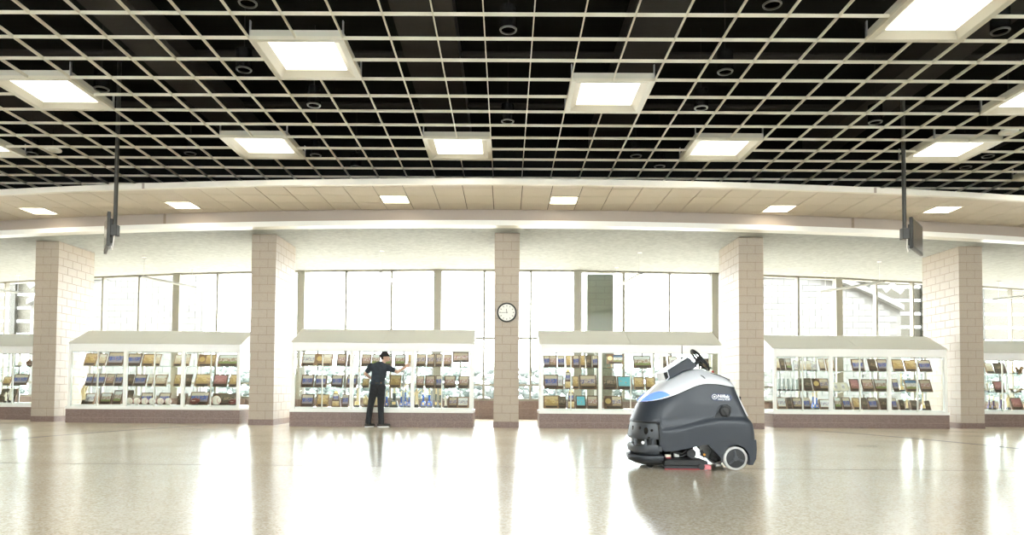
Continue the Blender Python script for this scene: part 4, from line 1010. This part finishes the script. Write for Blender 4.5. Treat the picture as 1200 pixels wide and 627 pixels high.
def plan(s, x, xf, xr):
    a = min(1.0, max(0.0, (x - xf) / 0.36)); b = min(1.0, max(0.0, (xr - x) / 0.10))
    return (1 - (1 - a) ** 2.15) ** (1 / 2.15) * (0.80 + 0.20 * (1 - (1 - b) ** 2.4) ** (1 / 2.4))
NU, NV = 90, 26
US = [(k / NU) ** 1.5 if k < NU * 0.4 else None for k in range(NU + 1)]
k0 = int(NU * 0.4); u0 = US[k0 - 1]
for k in range(k0, NU + 1): US[k] = u0 + (1 - u0) * (k - k0 + 1) / (NU - k0 + 1)
def shell(u, v):
    xn = 1.39 * u
    zb = lerp_tab(ZB, 0.13 + (xn / 1.39) * 1.06) if xn > 0 else 0.75
    zl = lerp_tab(ZL, xn)
    z = zl + (zb - zl) * v
    xf, xr = lerp_tab(XF, z), lerp_tab(XR, z)
    x = xf + u * (xr - xf)
    y = WH(z) * plan(u, x, xf, xr)
    # long flowing swoosh: the wall steps out below it
    zs = lerp_tab([(0.25, 0.435), (0.45, 0.455), (0.664, 0.497), (0.85, 0.55), (0.973, 0.572), (1.15, 0.575), (1.4, 0.55)], x)
    y += 0.020 / (1 + math.exp((z - zs) / 0.006)) * min(1, max(0, (x - 0.28) / 0.1))
    # short crease towards the front
    if x < 0.68:
        zc = lerp_tab([(0.25, 0.531), (0.484, 0.547), (0.664, 0.60)], x)
        y -= 0.006 * math.exp(-((z - zc) / 0.012) ** 2) * min(1, max(0, (0.70 - x) / 0.15)) * min(1, max(0, (x - 0.25) / 0.05))
    return x, y, z
def grid_mesh(fn, us, vs, closed_mirror=True):
    mb = MB()
    for s in (-1, 1):
        V = [];
        for u in us:
            for v in vs:
                x, y, z = fn(u, v); V.append((x, s * y, z))
        n = len(vs)
        F = [(i * n + j, (i + 1) * n + j, (i + 1) * n + j + 1, i * n + j + 1) for i in range(len(us) - 1) for j in range(n - 1)]
        mb.add(V, F)
    return mb
def weld(o, d=0.0015):
    bm = bmesh.new(); bm.from_mesh(o.data); bmesh.ops.remove_doubles(bm, verts=bm.verts, dist=d)
    bmesh.ops.recalc_face_normals(bm, faces=bm.faces); bm.to_mesh(o.data); bm.free()
    return smooth_by_angle(o, 45)
VS = [k / NV for k in range(NV + 1)]
body = weld(grid_mesh(shell, US, VS).build('body_shell', 'slate', scr))
# flat tail panel closing the rear
tail = MB(); pts = [shell(1.0, v) for v in VS]
tail.add([(x, -y, z) for x, y, z in pts] + [(x, y, z) for x, y, z in pts], [(i, i + 1, len(pts) + i + 1, len(pts) + i) for i in range(len(pts) - 1)])
tail.build('tail_panel', 'slate', scr)
# silver top cover from the shell edge over the centre line
CL = smooth_tab([(0.155, 0.752), (0.215, 0.815), (0.279, 0.875), (0.347, 0.94), (0.428, 1.004), (0.50, 1.04), (0.60, 1.09), (0.70, 1.125), (0.82, 1.135), (0.90, 1.122), (1.065, 1.07), (1.18, 1.01), (1.235, 0.95)])
def cover(u, v):
    x0, y0, z0 = shell(u, 1.0)
    k = u * (len(CL) - 1); i = min(int(k), len(CL) - 2); f = k - i
    # centre line follows the same share of its own length in x
    xc = CL[0][0] + u * (CL[-1][0] - CL[0][0]); zc = lerp_tab(CL, xc)
    zc = max(zc, z0)
    a = v * PI / 2
    w = 1 - math.cos(a)
    x = x0 + (xc - x0) * w
    y = y0 * math.cos(a) ** 0.75 if v < 1 else 0.0
    z = z0 + (zc - z0) * math.sin(a) ** 1.05
    return x, y + 0.004 * (1 - v), z + 0.002
VC = [k / 18 for k in range(19)]
weld(grid_mesh(cover, US, VC).build('top_cover', 'silver', scr))
# dark seam between shell and cover
for s in (-1, 1):
    MB().tube([(p[0], s * (p[1] + 0.002), p[2]) for p in (shell(u, 1.0) for u in US[14:-1])], 0.0055, 6).build('seam', 'rubber', scr)
# blue lamp wrapping the nose
def lamp(u, v):
    lim = 0.62 * (1 - (u / 0.245) ** 2.2) if u < 0.245 else 0.0
    x, y, z = cover(u, 0.04 + v * max(lim, 0.02))
    nx = -0.006 * max(0, 1 - u / 0.2)
    return x + nx - 0.002, y + 0.007, z + 0.006
weld(grid_mesh(lamp, [0.245 * (k / 26) ** 1.3 for k in range(27)], [k / 8 for k in range(9)]).build('nose_lamp', 'blue_lamp', scr))
# front bumper module: lower lip, dark slot, upper face
def nose_ring(levels, xcut, name, m, par=scr):
    mb = MB(); n = 36
    V = []
    for z, xf, hw in levels:
        row = []
        for k in range(n + 1):
            t = -PI / 2 + PI * k / n
            c, s_ = math.cos(t), math.sin(t)
            row.append((xcut - (xcut - xf) * abs(c) ** 0.85, hw * (abs(s_) ** 0.85) * (1 if s_ > 0 else -1), z))
        V += row
    F = [(i * (n + 1) + k, i * (n + 1) + k + 1, (i + 1) * (n + 1) + k + 1, (i + 1) * (n + 1) + k) for i in range(len(levels) - 1) for k in range(n)]
    F.append(tuple(range(n, -1, -1))); F.append(tuple((len(levels) - 1) * (n + 1) + k for k in range(n + 1)))
    for i in range(len(levels) - 1): F.append((i * (n + 1), (i + 1) * (n + 1), (i + 1) * (n + 1) + n, i * (n + 1) + n))
    mb.add(V, F)
    return smooth_by_angle(mb.build(name, m, par), 35)
up = nose_ring([(0.335, 0.052, 0.408), (0.36, 0.04, 0.412), (0.40, 0.048, 0.410), (0.50, 0.068, 0.405), (0.522, 0.08, 0.398)], 0.305, 'bumper_face', 'bumper')
nose_ring([(0.26, 0.09, 0.36), (0.345, 0.09, 0.36)], 0.29, 'sensor_slot', 'rubber')
nose_ring([(0.165, 0.075, 0.39), (0.19, 0.04, 0.41), (0.235, 0.034, 0.416), (0.272, 0.05, 0.408)], 0.315, 'bumper_lip', 'bumper')
def on_bumper(t, z, out=0.0):
    xf = lerp_tab([(0.335, 0.052), (0.36, 0.04), (0.40, 0.048), (0.50, 0.068), (0.522, 0.08)], z)
    c, s_ = math.cos(t), math.sin(t)
    p = Vector((0.305 - (0.305 - xf) * abs(c) ** 0.85, 0.41 * abs(s_) ** 0.85 * (1 if s_ > 0 else -1), z))
    return p
for t, z, r, rz in ((-0.28, 0.445, 0.015, 0.032), (-0.75, 0.458, 0.017, 0.017), (-1.08, 0.43, 0.026, 0.038), (-1.33, 0.437, 0.015, 0.015), (0.28, 0.445, 0.015, 0.032), (0.75, 0.458, 0.017, 0.017), (-1.22, 0.352, 0.017, 0.012)):
    p = on_bumper(t, z)
    q0, q1 = on_bumper(t - 0.04, z), on_bumper(t + 0.04, z)
    tg = (q1 - q0).normalized(); nr = Vector((tg.y, -tg.x, 0))
    if nr.x > 0.2 or (abs(nr.x) <= 0.2 and nr.y * p.y < 0): nr = -nr
    mb = MB(); n = 18
    for d in (-0.01, 0.004):
        mb.v += [tuple(p + tg * r * math.cos(2 * PI * k / n) + Vector((0, 0, 1)) * rz * math.sin(2 * PI * k / n) + nr * d) for k in range(n)]
    mb.f += [tuple(range(n, 2 * n)), tuple(range(n - 1, -1, -1))] + [(k, (k + 1) % n, (k + 1) % n + n, k + n) for k in range(n)]
    mb.build('sensor', 'black_gloss', scr)
# dark gasket arch around the bumper module
gk = [on_bumper(-1.5 + 3.0 * k / 40, 0.522) for k in range(41)]
gk = [Vector((p.x - 0.004, p.y * 1.008, 0.528)) for p in gk]
lo = lambda s: [Vector((0.302, s * 0.414, 0.50)), Vector((0.308, s * 0.416, 0.46)), Vector((0.310, s * 0.417, 0.36)), Vector((0.306, s * 0.416, 0.27))]
MB().tube(list(reversed(lo(-1))) + gk + lo(1), 0.009, 8).build('gasket', 'rubber', scr, smooth=True)
for s in (-1, 1):
    MB().box(0.30, 0.345, s * 0.40 - 0.02, s * 0.40 + 0.02, 0.20, 0.27).build('latch', 'bumper', scr, bevel=0.008)
for x in (0.07, 0.17, 0.25):
    MB().box(x - 0.012, x + 0.012, -0.378 if x > 0.1 else -0.30, -0.34 if x > 0.1 else -0.27, 0.27, 0.335).build('slot_rib', 'bumper', scr)
MB().lathe([(0.0, 0), (0.018, 0.0), (0.018, 0.02), (0, 0.02)], (0.135, -0.375, 0.30), 12, (0, -1, 0)).build('range_finder', 'silver', scr)
# brush deck
nose_ring([(0.105, 0.025, 0.42), (0.125, 0.015, 0.425), (0.150, 0.02, 0.42), (0.163, 0.08, 0.38)], 0.36, 'deck_top', 'slate')
nose_ring([(0.048, 0.10, 0.34), (0.075, 0.04, 0.40), (0.106, 0.03, 0.41)], 0.345, 'deck_skirt', 'slate_dark')
MB().lathe([(0.03, -0.04), (0.052, -0.03), (0.056, 0), (0.052, 0.03), (0.03, 0.04)], (0.25, -0.18, 0.056), 18, (0, 1, 0)).build('caster_wheel', 'rubber', scr, smooth=True)
MB().lathe([(0.03, -0.04), (0.052, -0.03), (0.056, 0), (0.052, 0.03), (0.03, 0.04)], (0.25, 0.18, 0.056), 18, (0, 1, 0)).build('caster_wheel', 'rubber', scr, smooth=True)
# rear skirt with wheel arch, both sides, and chassis between
wc, wz, wr = 1.164, 0.133, 0.133
arch = []
for k in range(21):
    a = math.radians(-22 + (212) * k / 20)
    arch.append((wc + 0.150 * math.cos(a), wz + 0.150 * math.sin(a)))
skirt = [(0.86, 0.287), (0.985, 0.318), (1.2, 0.333), (1.39, 0.342), (1.396, 0.24), (1.388, 0.13), (1.352, 0.062), (1.31, 0.062)] + arch + [(0.985, 0.15)]
for s in (-1, 1):
    a, b = sorted((s * 0.405, s * 0.345))
    MB().prism(skirt, a, b, 'y').build('wheel_skirt', 'slate', scr, bevel=0.0)
    MB().tube([(0.84, s * 0.413, 0.29), (0.985, s * 0.415, 0.322), (1.2, s * 0.41, 0.337), (1.36, s * 0.40, 0.345)], 0.006, 6).build('skirt_seam', 'rubber', scr)
MB().prism([(1.33, 0.07), (1.385, 0.13), (1.39, 0.34), (1.30, 0.34), (1.30, 0.07)], -0.36, 0.36, 'y').build('rear_skirt', 'slate', scr)
MB().box(0.93, 1.30, -0.24, 0.24, 0.10, 0.36).build('chassis', 'slate_dark', scr, bevel=0.01)
MB().box(0.33, 1.30, -0.33, 0.33, 0.30, 0.42).build('underbody', 'slate_dark', scr)
for s in (-1, 1):
    y = s * 0.355
    wl = MB().lathe([(0.107, -0.045), (0.122, -0.045), (0.133, -0.033), (0.133, 0.033), (0.122, 0.045), (0.107, 0.045)], (wc, y, wz), 40, (0, 1, 0), ring=True).build('tyre', 'tyre', scr)
    smooth_by_angle(wl, 50)
    hub = MB().lathe([(0.0, 0.0), (0.03, 0.0), (0.106, -0.006), (0.108, -0.05), (0, -0.05)], (wc, y + s * 0.046, wz), 32, (0, s, 0)).build('hub_cap', 'slate_dark', scr)
    for k in range(3):
        a = math.radians(100 + 120 * k)
        MB().tube([(wc + 0.025 * math.cos(a), y + s * 0.05, wz + 0.025 * math.sin(a)), (wc + 0.092 * math.cos(a), y + s * 0.046, wz + 0.092 * math.sin(a))], 0.011, 8).build('spoke', 'bumper', hub)
    MB().lathe([(0.0, 0), (0.024, 0), (0.028, -0.014), (0, -0.014)], (wc, y + s * 0.058, wz), 16, (0, s, 0)).build('hub_nut', 'bumper', hub)
# squeegee and scrub machinery between the wheels
MB().prism([(0.36, 0.04), (0.375, 0.105), (0.42, 0.122), (0.80, 0.118), (0.86, 0.10), (0.87, 0.04)], -0.38, 0.34, 'y').build('squeegee_housing', 'rubber', scr, bevel=0.012)
MB().box(0.375, 0.87, -0.388, -0.375, 0.003, 0.013).build('squeegee_blade', 'red', scr)
MB().box(0.38, 0.86, -0.374, 0.33, 0.012, 0.042).build('squeegee_carrier', 'slate_dark', scr)
MB().box(0.818, 0.888, -0.41, -0.36, 0.008, 0.062).build('blade_clamp', 'pinkplastic', scr, bevel=0.006)
MB().lathe([(0.018, 0), (0.034, 0), (0.034, 0.03), (0.018, 0.03)], (0.785, -0.40, 0.038), 18, (0, 1, 0)).build('guide_roller', 'rubber', scr)
MB().box(0.40, 0.76, -0.16, 0.20, 0.11, 0.31).build('motor_block', 'slate_dark', scr, bevel=0.02)
MB().lathe([(0.06, 0), (0.075, 0.02), (0.075, 0.16), (0.06, 0.18)], (0.55, -0.20, 0.12), 20).build('brush_motor', 'rubber', scr)
MB().lathe([(0.018, 0), (0.05, 0), (0.05, 0.05), (0.018, 0.05)], (0.70, -0.30, 0.175), 20, (0, 1, 0)).build('drive_motor', 'slate_dark', scr)
MB().tube([(0.42, -0.30, 0.14), (0.48, -0.31, 0.20), (0.58, -0.30, 0.17), (0.64, -0.29, 0.21)], 0.017, 8).build('hose', 'rubber', scr, smooth=True)
MB().tube([(0.44, -0.25, 0.13), (0.60, -0.27, 0.14), (0.74, -0.25, 0.21)], 0.013, 8).build('hose', 'slate_dark', scr, smooth=True)
MB().box(0.40, 0.46, -0.33, -0.27, 0.135, 0.165).build('valve', 'ivory', scr, bevel=0.004)
MB().box(0.405, 0.455, -0.335, -0.30, 0.122, 0.134).build('valve_mount', 'red', scr)
MB().box(0.50, 0.56, -0.30, -0.24, 0.13, 0.19).build('pump', 'steel', scr, bevel=0.006)
MB().tube([(0.79, -0.33, 0.215), (0.815, -0.34, 0.18), (0.83, -0.33, 0.14)], 0.016, 8).build('lift_arm', 'rubber', scr)
MB().lathe([(0, 0), (0.014, 0), (0.014, 0.02), (0, 0.02)], (0.826, -0.345, 0.17), 12, (0, -1, 0)).build('pivot', 'orange', scr)
MB().tube([(0.88, -0.33, 0.29), (0.93, -0.34, 0.22), (0.90, -0.33, 0.13), (0.97, -0.33, 0.10)], 0.022, 10).build('suction_hose', 'rubber', scr, smooth=True)
MB().lathe([(0.02, 0), (0.045, 0), (0.045, 0.06), (0.02, 0.06)], (0.945, -0.34, 0.20), 18, (0, 1, 0)).build('gear_case', 'slate_dark', scr)
MB().lathe([(0.025, 0), (0.008, 0.06)], (0.95, -0.36, 0.055), 12, (1, 0, 0)).build('drain_nozzle', 'steel', scr)
# console pod, bezel and camera
MB().prism([(0.445, 1.112), (0.695, 1.268), (0.806, 1.163), (0.735, 1.125), (0.642, 1.105), (0.50, 1.02), (0.45, 1.0)], -0.185, 0.185, 'y').build('console', 'slate', scr, bevel=0.012)
MB().prism([(0.425, 1.108), (0.66, 1.262), (0.70, 1.276), (0.695, 1.268), (0.45, 1.112)], -0.18, 0.18, 'y').build('console_lid', 'silver', scr)
MB().prism([(0.392, 1.095), (0.455, 1.118), (0.478, 1.03), (0.432, 0.985)], -0.195, 0.195, 'y').build('console_nose', 'silver', scr, bevel=0.008)
for s in (-1, 1):
    MB().prism([(0.405, 1.083), (0.445, 1.096), (0.462, 1.035), (0.43, 1.005)], s * 0.198 - 0.002, s * 0.198 + 0.002, 'y').build('side_camera', 'black_gloss', scr)
MB().prism([(0.70, 1.268), (0.806, 1.168), (0.800, 1.160), (0.694, 1.260)], -0.14, 0.14, 'y').build('touch_screen', 'black_gloss', scr)
MB().tube([(0.66, -0.02, 1.24), (0.66, -0.02, 1.275)], 0.016, 10).build('antenna_base', 'rubber', scr)
MB().tube([(0.66, -0.02, 1.27), (0.66, -0.02, 1.412)], 0.005, 8).build('antenna', 'rubber', scr)
# steering wheel
nx = Vector((0.773, 0, 0.635)); cw = Vector((0.876, 0, 1.243))
st = MB().torus(cw, 0.148, 0.014, nx, 48, 10).build('steering_wheel', 'rubber', scr, smooth=True)
MB().lathe([(0.0, -0.03), (0.045, -0.025), (0.05, 0.01), (0.0, 0.02)], cw, 20, nx).build('hub', 'rubber', st, smooth=True)
a_, b_ = Vector((0, 1, 0)), nx.cross(Vector((0, 1, 0)))
for ang in (0, 120, 240):
    d = a_ * math.cos(math.radians(ang + 90)) + b_ * math.sin(math.radians(ang + 90))
    MB().tube([cw, cw + d * 0.145], 0.011, 8).build('spoke', 'rubber', st)
MB().tube([cw, cw - nx * 0.17], 0.026, 12).build('steering_column', 'slate_dark', scr)
MB().lathe([(0.0, 0.02), (0.012, 0.018), (0.016, 0.0), (0.01, -0.02)], (1.005, -0.06, 1.10), 12).build('stop_knob', 'red', scr, smooth=True)
MB().prism([(0.93, 1.088), (1.02, 1.07), (1.16, 1.012), (1.15, 0.998), (1.0, 1.05), (0.92, 1.07)], -0.24, -0.17, 'y').build('grip_recess', 'bumper', scr, bevel=0.006)
MB().prism([(0.80, 1.06), (0.83, 1.045), (0.895, 0.975), (0.885, 0.97)], -0.325, -0.27, 'y').build('cover_groove', 'bumper', scr)
# rear light strip along the tail
for s in (-1, 1):
    MB().tube([(1.192, s * 0.268, 0.905), (1.256, s * 0.30, 0.745), (1.322, s * 0.325, 0.60)], 0.010, 8).build('tail_trim', 'silver', scr, smooth=True)
MB().box(1.235, 1.27, -0.26, -0.20, 0.78, 0.82).build('tail_latch', 'rubber', scr)
# filler cap in its recess and the badge on the near side
for s in (-1,):
    ysd = -(WH(0.65) + 0.004)
    MB().prism([(0.925, 0.585), (0.975, 0.575), (1.09, 0.58), (1.118, 0.64), (1.115, 0.70), (1.07, 0.735), (1.02, 0.725), (0.99, 0.68)], ysd - 0.004, ysd + 0.02, 'y').build('cap_recess', 'slate_dark', scr, bevel=0.004)
    cp = MB().lathe([(0, 0), (0.058, 0), (0.056, 0.02), (0.04, 0.026), (0, 0.026)], (1.045, ysd - 0.004, 0.655), 28, (0, -1, 0)).build('filler_cap', 'rubber', scr)
    MB().box(-0.045, 0.045, -0.012, 0.0, -0.01, 0.01).build('cap_grip', 'slate_dark', cp, loc=(1.045, ysd - 0.03, 0.655), rot=(0, 0.9, 0))
    MB().tube([(0.925, ysd, 0.58), (0.98, ysd, 0.688), (1.02, ysd, 0.732)], 0.006, 6).build('cap_lever', 'bumper', scr)
yb = -(WH(0.81) + 0.007)
lean = math.atan2(0.375 - 0.34, 0.2)
bd = thing_part = bpy.data.objects.new('badge', None)
n = 12; pl = []
for cx_, sgn in ((0.078, 1), (-0.078, -1)):
    for k in range(n + 1):
        a = (-PI / 2 + PI * k / n) * 1 if sgn > 0 else (PI / 2 + PI * k / n)
        pl.append((cx_ + 0.04 * math.cos(a), 0.04 * math.sin(a)))
badge = MB().prism(pl, -0.003, 0.003, 'y').build('badge', 'badge', scr, loc=(1.015, yb, 0.812), rot=(-lean, math.radians(3), 0))
bpy.data.objects.remove(bd)
MB().torus((-0.078, -0.004, 0), 0.026, 0.0035, (0, 1, 0), 28, 6).build('emblem_ring', 'lettering', badge)
MB().lathe([(0, 0), (0.011, 0), (0.011, 0.003), (0, 0.003)], (-0.078, -0.003, 0), 16, (0, -1, 0)).build('emblem_dot', 'lettering', badge)
def text_mesh(name, body_, size, m, parent, loc, bold=0.0, xs=1.0):
    cu_ = bpy.data.curves.new(name, 'FONT'); cu_.body = body_; cu_.size = size; cu_.extrude = 0.0012; cu_.offset = bold
    to = bpy.data.objects.new(name, cu_); COL.objects.link(to)
    dg = bpy.context.evaluated_depsgraph_get()
    me = bpy.data.meshes.new_from_object(to.evaluated_get(dg))
    COL.objects.unlink(to); bpy.data.objects.remove(to)
    o = obj(name, me, m, parent, loc, (PI / 2, 0, 0)); o.scale = (xs, 1, 1)
    return o
text_mesh('brand_lettering', 'Nilfisk', 0.052, 'lettering', badge, (-0.044, -0.004, -0.006), 0.0012, 1.0)
text_mesh('model_lettering', 'Liberty SC50', 0.026, 'lettering', badge, (-0.044, -0.004, -0.030), 0.0004, 1.0)

# ================================================================== the worker
def fuse(name, mb, m, parent, voxel, smooth_it=4):
    me = mb.mesh(name + '_src'); o = bpy.data.objects.new(name + '_src', me); COL.objects.link(o)
    md = o.modifiers.new('fuse', 'REMESH'); md.mode = 'VOXEL'; md.voxel_size = voxel; md.use_smooth_shade = True
    sm = o.modifiers.new('soft', 'SMOOTH'); sm.factor = 0.5; sm.iterations = smooth_it
    dg = bpy.context.evaluated_depsgraph_get()
    me2 = bpy.data.meshes.new_from_object(o.evaluated_get(dg)); me2.name = name
    bpy.data.objects.remove(o)
    me2.materials.clear()
    for p in me2.polygons: p.use_smooth = True
    return obj(name, me2, m, parent)
man = thing('person', 'person in dark polo, black cap and trousers wiping the trophy case glass', 'person', (-2.96, 16.80, 0))
sh_l, el_l, wr_l = (-0.155, -0.01, 1.42), (-0.295, 0.03, 1.24), (-0.175, 0.15, 1.13)
sh_r, el_r, wr_r = (0.235, 0.04, 1.395), (0.43, 0.10, 1.285), (0.60, 0.17, 1.395)
hp = Vector((0.645, 0.185, 1.43))
b = MB()
# trunk, neck, head
b.capsule((0.0, 0, 0.96), (0.0, 0, 1.08), 0.125, 0.12, 0.8); b.capsule((0.0, 0, 1.1), (0.04, 0.01, 1.36), 0.125, 0.13, 0.75)
b.capsule((0.06, 0.01, 1.40), (0.135, 0.03, 1.545), 0.06, 0.052); b.ell((0.155, 0.035, 1.625), 0.092, 0.080, 0.112, 20, 16)
b.ell((0.195, 0.05, 1.575), 0.05, 0.052, 0.052)                         # jaw
b.capsule((0.252, 0.065, 1.622), (0.262, 0.068, 1.598), 0.008, 0.015)   # nose
b.ell((0.235, 0.065, 1.565), 0.018, 0.026, 0.012); b.ell((0.236, 0.066, 1.548), 0.015, 0.024, 0.010)   # lips
b.ell((0.145, -0.047, 1.612), 0.018, 0.012, 0.032)                      # ear
b.ell((0.125, 0.112, 1.612), 0.018, 0.012, 0.032)
# arms
b.capsule(sh_l, el_l, 0.052, 0.043); b.capsule(el_l, wr_l, 0.043, 0.028)
b.capsule(sh_r, el_r, 0.052, 0.042); b.capsule(el_r, wr_r, 0.042, 0.028)
# hip and legs under the trousers
for hx, kx, ax in (((-0.085, 0, 0.94), (-0.165, 0.02, 0.49), (-0.215, 0.0, 0.09)), ((0.075, 0.02, 0.94), (0.065, 0.04, 0.48), (0.085, 0.03, 0.09))):
    b.capsule(hx, kx, 0.075, 0.052); b.capsule(kx, ax, 0.05, 0.036)
# right hand, spread flat against the glass: palm, four fingers and the thumb off its side
up_, ou = Vector((0.50, 0.06, 0.86)).normalized(), Vector((0.84, 0.10, -0.52)).normalized()
b.capsule(wr_r, hp, 0.027, 0.032); b.capsule(hp - ou * 0.022, hp + ou * 0.026 + up_ * 0.015, 0.020, 0.020); b.capsule(hp - ou * 0.02 + up_ * 0.03, hp + ou * 0.03 + up_ * 0.03, 0.017, 0.016)
for k, (o_, ln) in enumerate(((-0.034, 0.070), (-0.011, 0.080), (0.013, 0.074), (0.036, 0.058))):
    r0 = hp + ou * o_ + up_ * 0.035
    dd = (up_ + ou * (o_ * 5)).normalized()
    m1_ = r0 + dd * ln * 0.55 + Vector((0, 0.006, 0)); e1_ = r0 + dd * ln + Vector((0, 0.014, 0))
    b.capsule(r0, m1_, 0.0095, 0.009, n=8); b.capsule(m1_, e1_, 0.009, 0.0078, n=8)
tb = hp - ou * 0.03 - up_ * 0.005
b.capsule(tb, tb - ou * 0.035 + up_ * 0.03, 0.012, 0.010, n=8); b.capsule(tb - ou * 0.035 + up_ * 0.03, tb - ou * 0.045 + up_ * 0.06 + Vector((0, 0.01, 0)), 0.010, 0.008, n=8)
# left hand, resting at the belt
hl = Vector((-0.115, 0.185, 1.085)); dl_ = (hl - Vector(wr_l)).normalized()
b.capsule(wr_l, hl, 0.027, 0.032)
sd = Vector((0.2, -0.3, 0.9)).normalized()
for o_, ln in ((-0.03, 0.058), (-0.01, 0.072), (0.012, 0.076), (0.032, 0.066)):
    r0 = hl + sd * o_ + dl_ * 0.02
    m1_ = r0 + dl_ * ln * 0.55; e1_ = r0 + dl_ * ln * 0.8 + Vector((0.02, 0.0, -0.025))
    b.capsule(r0, m1_, 0.0095, 0.009, n=8); b.capsule(m1_, e1_, 0.009, 0.0078, n=8)
b.capsule(hl + sd * 0.03, hl + sd * 0.06 + dl_ * 0.03, 0.011, 0.009, n=8)
fuse('body', b, 'skin', man, 0.0065, 3)
# shirt: torso, sleeves, collar
s = MB()
s.capsule((0.0, 0, 1.03), (0.01, 0, 1.14), 0.163, 0.168, 0.78); s.capsule((0.01, 0, 1.14), (0.04, 0.01, 1.345), 0.168, 0.185, 0.72)
s.capsule((-0.12, 0, 1.385), (0.20, 0.03, 1.375), 0.085, 0.085, 0.95); s.capsule((-0.06, 0, 1.43), (0.15, 0.02, 1.42), 0.07, 0.07, 0.95)
s.capsule(sh_l, (-0.235, 0.01, 1.315), 0.075, 0.068); s.capsule((0.21, 0.03, 1.38), (0.335, 0.07, 1.335), 0.080, 0.066)
s.frustum(0, 0, 1.0, 1.06, 0.165, 0.125, 0.160, 0.12)
fuse('polo_shirt', s, 'shirt', man, 0.010, 4)
MB().torus((0.105, 0.02, 1.485), 0.062, 0.018, (0.45, 0.1, 0.9), 28, 8).build('collar', 'shirt', man, smooth=True)
tr = MB()
tr.capsule((-0.02, 0, 0.99), (0.0, 0, 1.0), 0.158, 0.155, 0.80); tr.capsule((-0.07, 0, 0.93), (0.075, 0.01, 0.93), 0.115, 0.115, 0.98)
for hx, kx, ax in (((-0.085, 0, 0.90), (-0.165, 0.02, 0.49), (-0.212, 0.0, 0.13)), ((0.078, 0.02, 0.90), (0.068, 0.04, 0.48), (0.085, 0.03, 0.13))):
    tr.capsule(hx, kx, 0.100, 0.076); tr.capsule(kx, ax, 0.076, 0.066)
    tr.lathe([(0.060, 0.0), (0.072, 0.0), (0.070, 0.1), (0.060, 0.1)], (ax[0], ax[1], 0.075), 14)
tro = fuse('trousers', tr, 'jeans', man, 0.011, 4)
for s_, x in ((-1, -0.075), (1, 0.085)):
    MB().box(x - 0.055, x + 0.055, -0.128, -0.118, 0.80, 0.92).build('back_pocket', 'jeans', tro, bevel=0.004)
MB().lathe([(0.150, 0), (0.160, 0), (0.160, 0.035), (0.150, 0.035)], (0, 0, 1.008), 30).build('belt', 'leather', man).scale = (1, 0.80, 1)
MB().box(0.075, 0.12, -0.125, -0.115, 1.005, 1.05).build('belt_tag', 'wood', man)
def shoe(ax, ay_, dirx, diry, ln):
    d = Vector((dirx, diry, 0)).normalized(); p = Vector((ax, ay_, 0))
    m_ = MB()
    m_.capsule(p - d * 0.05 + Vector((0, 0, 0.062)), p + d * (ln - 0.10) + Vector((0, 0, 0.052)), 0.045, 0.038)
    m_.capsule(p - d * 0.03 + Vector((0, 0, 0.07)), p + Vector((0, 0, 0.12)), 0.045, 0.045)
    up2 = fuse('shoe', m_, 'leather', man, 0.008, 3)
    so = MB(); n2 = 20; pl2 = []
    side = Vector((-d.y, d.x, 0))
    for k in range(n2):
        a = 2 * PI * k / n2
        q = p + d * (ln / 2 - 0.09 + (ln / 2) * math.cos(a)) + side * 0.048 * math.sin(a)
        pl2.append((q.x, q.y))
    so.prism(pl2, 0.0, 0.03, 'z'); so.build('sole', 'sole', up2)
    for k in range(3):
        c = p + d * (0.03 + 0.03 * k)
        MB().tube([c + side * 0.03 + Vector((0, 0, 0.10 - 0.012 * k)), c - side * 0.03 + Vector((0, 0, 0.10 - 0.012 * k))], 0.004, 6).build('lace', 'ivory', up2)
shoe(-0.215, 0.0, 0.55, 0.75, 0.27)
shoe(0.085, 0.03, 0.93, 0.25, 0.28)
# cap with brim towards the right, hair below it
cp = MB()
n3 = 22
prof = [(0.1, 0.0), (0.102, 0.03), (0.096, 0.07), (0.075, 0.105), (0.045, 0.122), (0.0, 0.128)]
cp.lathe(prof, (0.150, 0.033, 1.638), n3, (-0.10, 0, 1)); cap = cp.build('cap', 'cap', man, smooth=True)
br = MB(); pl3 = [(0.225, -0.045), (0.28, -0.035), (0.315, 0.02), (0.318, 0.06), (0.295, 0.11), (0.235, 0.115), (0.225, 0.03)]
br.prism(pl3, 1.652, 1.660, 'z'); br.build('brim', 'cap', cap)
hr = MB(); hr.ell((0.118, 0.028, 1.618), 0.068, 0.083, 0.062, 16, 12); hr.build('hair', 'hair', man, smooth=True)
MB().torus((0.150, 0.033, 1.642), 0.101, 0.006, (-0.10, 0, 1), 30, 6).build('cap_band', 'cap', cap, smooth=True)
for y in (0.034, 0.100):
    MB().ell((0.237, y, 1.632), 0.008, 0.012, 0.007, 8, 6).build('eye', 'rubber', man, smooth=True)
# the cloth under the right hand
wp = MB(); wp.box(0.625, 0.735, 0.222, 0.232, 1.40, 1.50); clo = wp.build('cleaning_cloth', 'paper', bevel=0.003); clo.location = (-2.96, 16.80, 0)
tag(clo, 'pale cleaning cloth pressed on the glass under the hand', 'cloth')
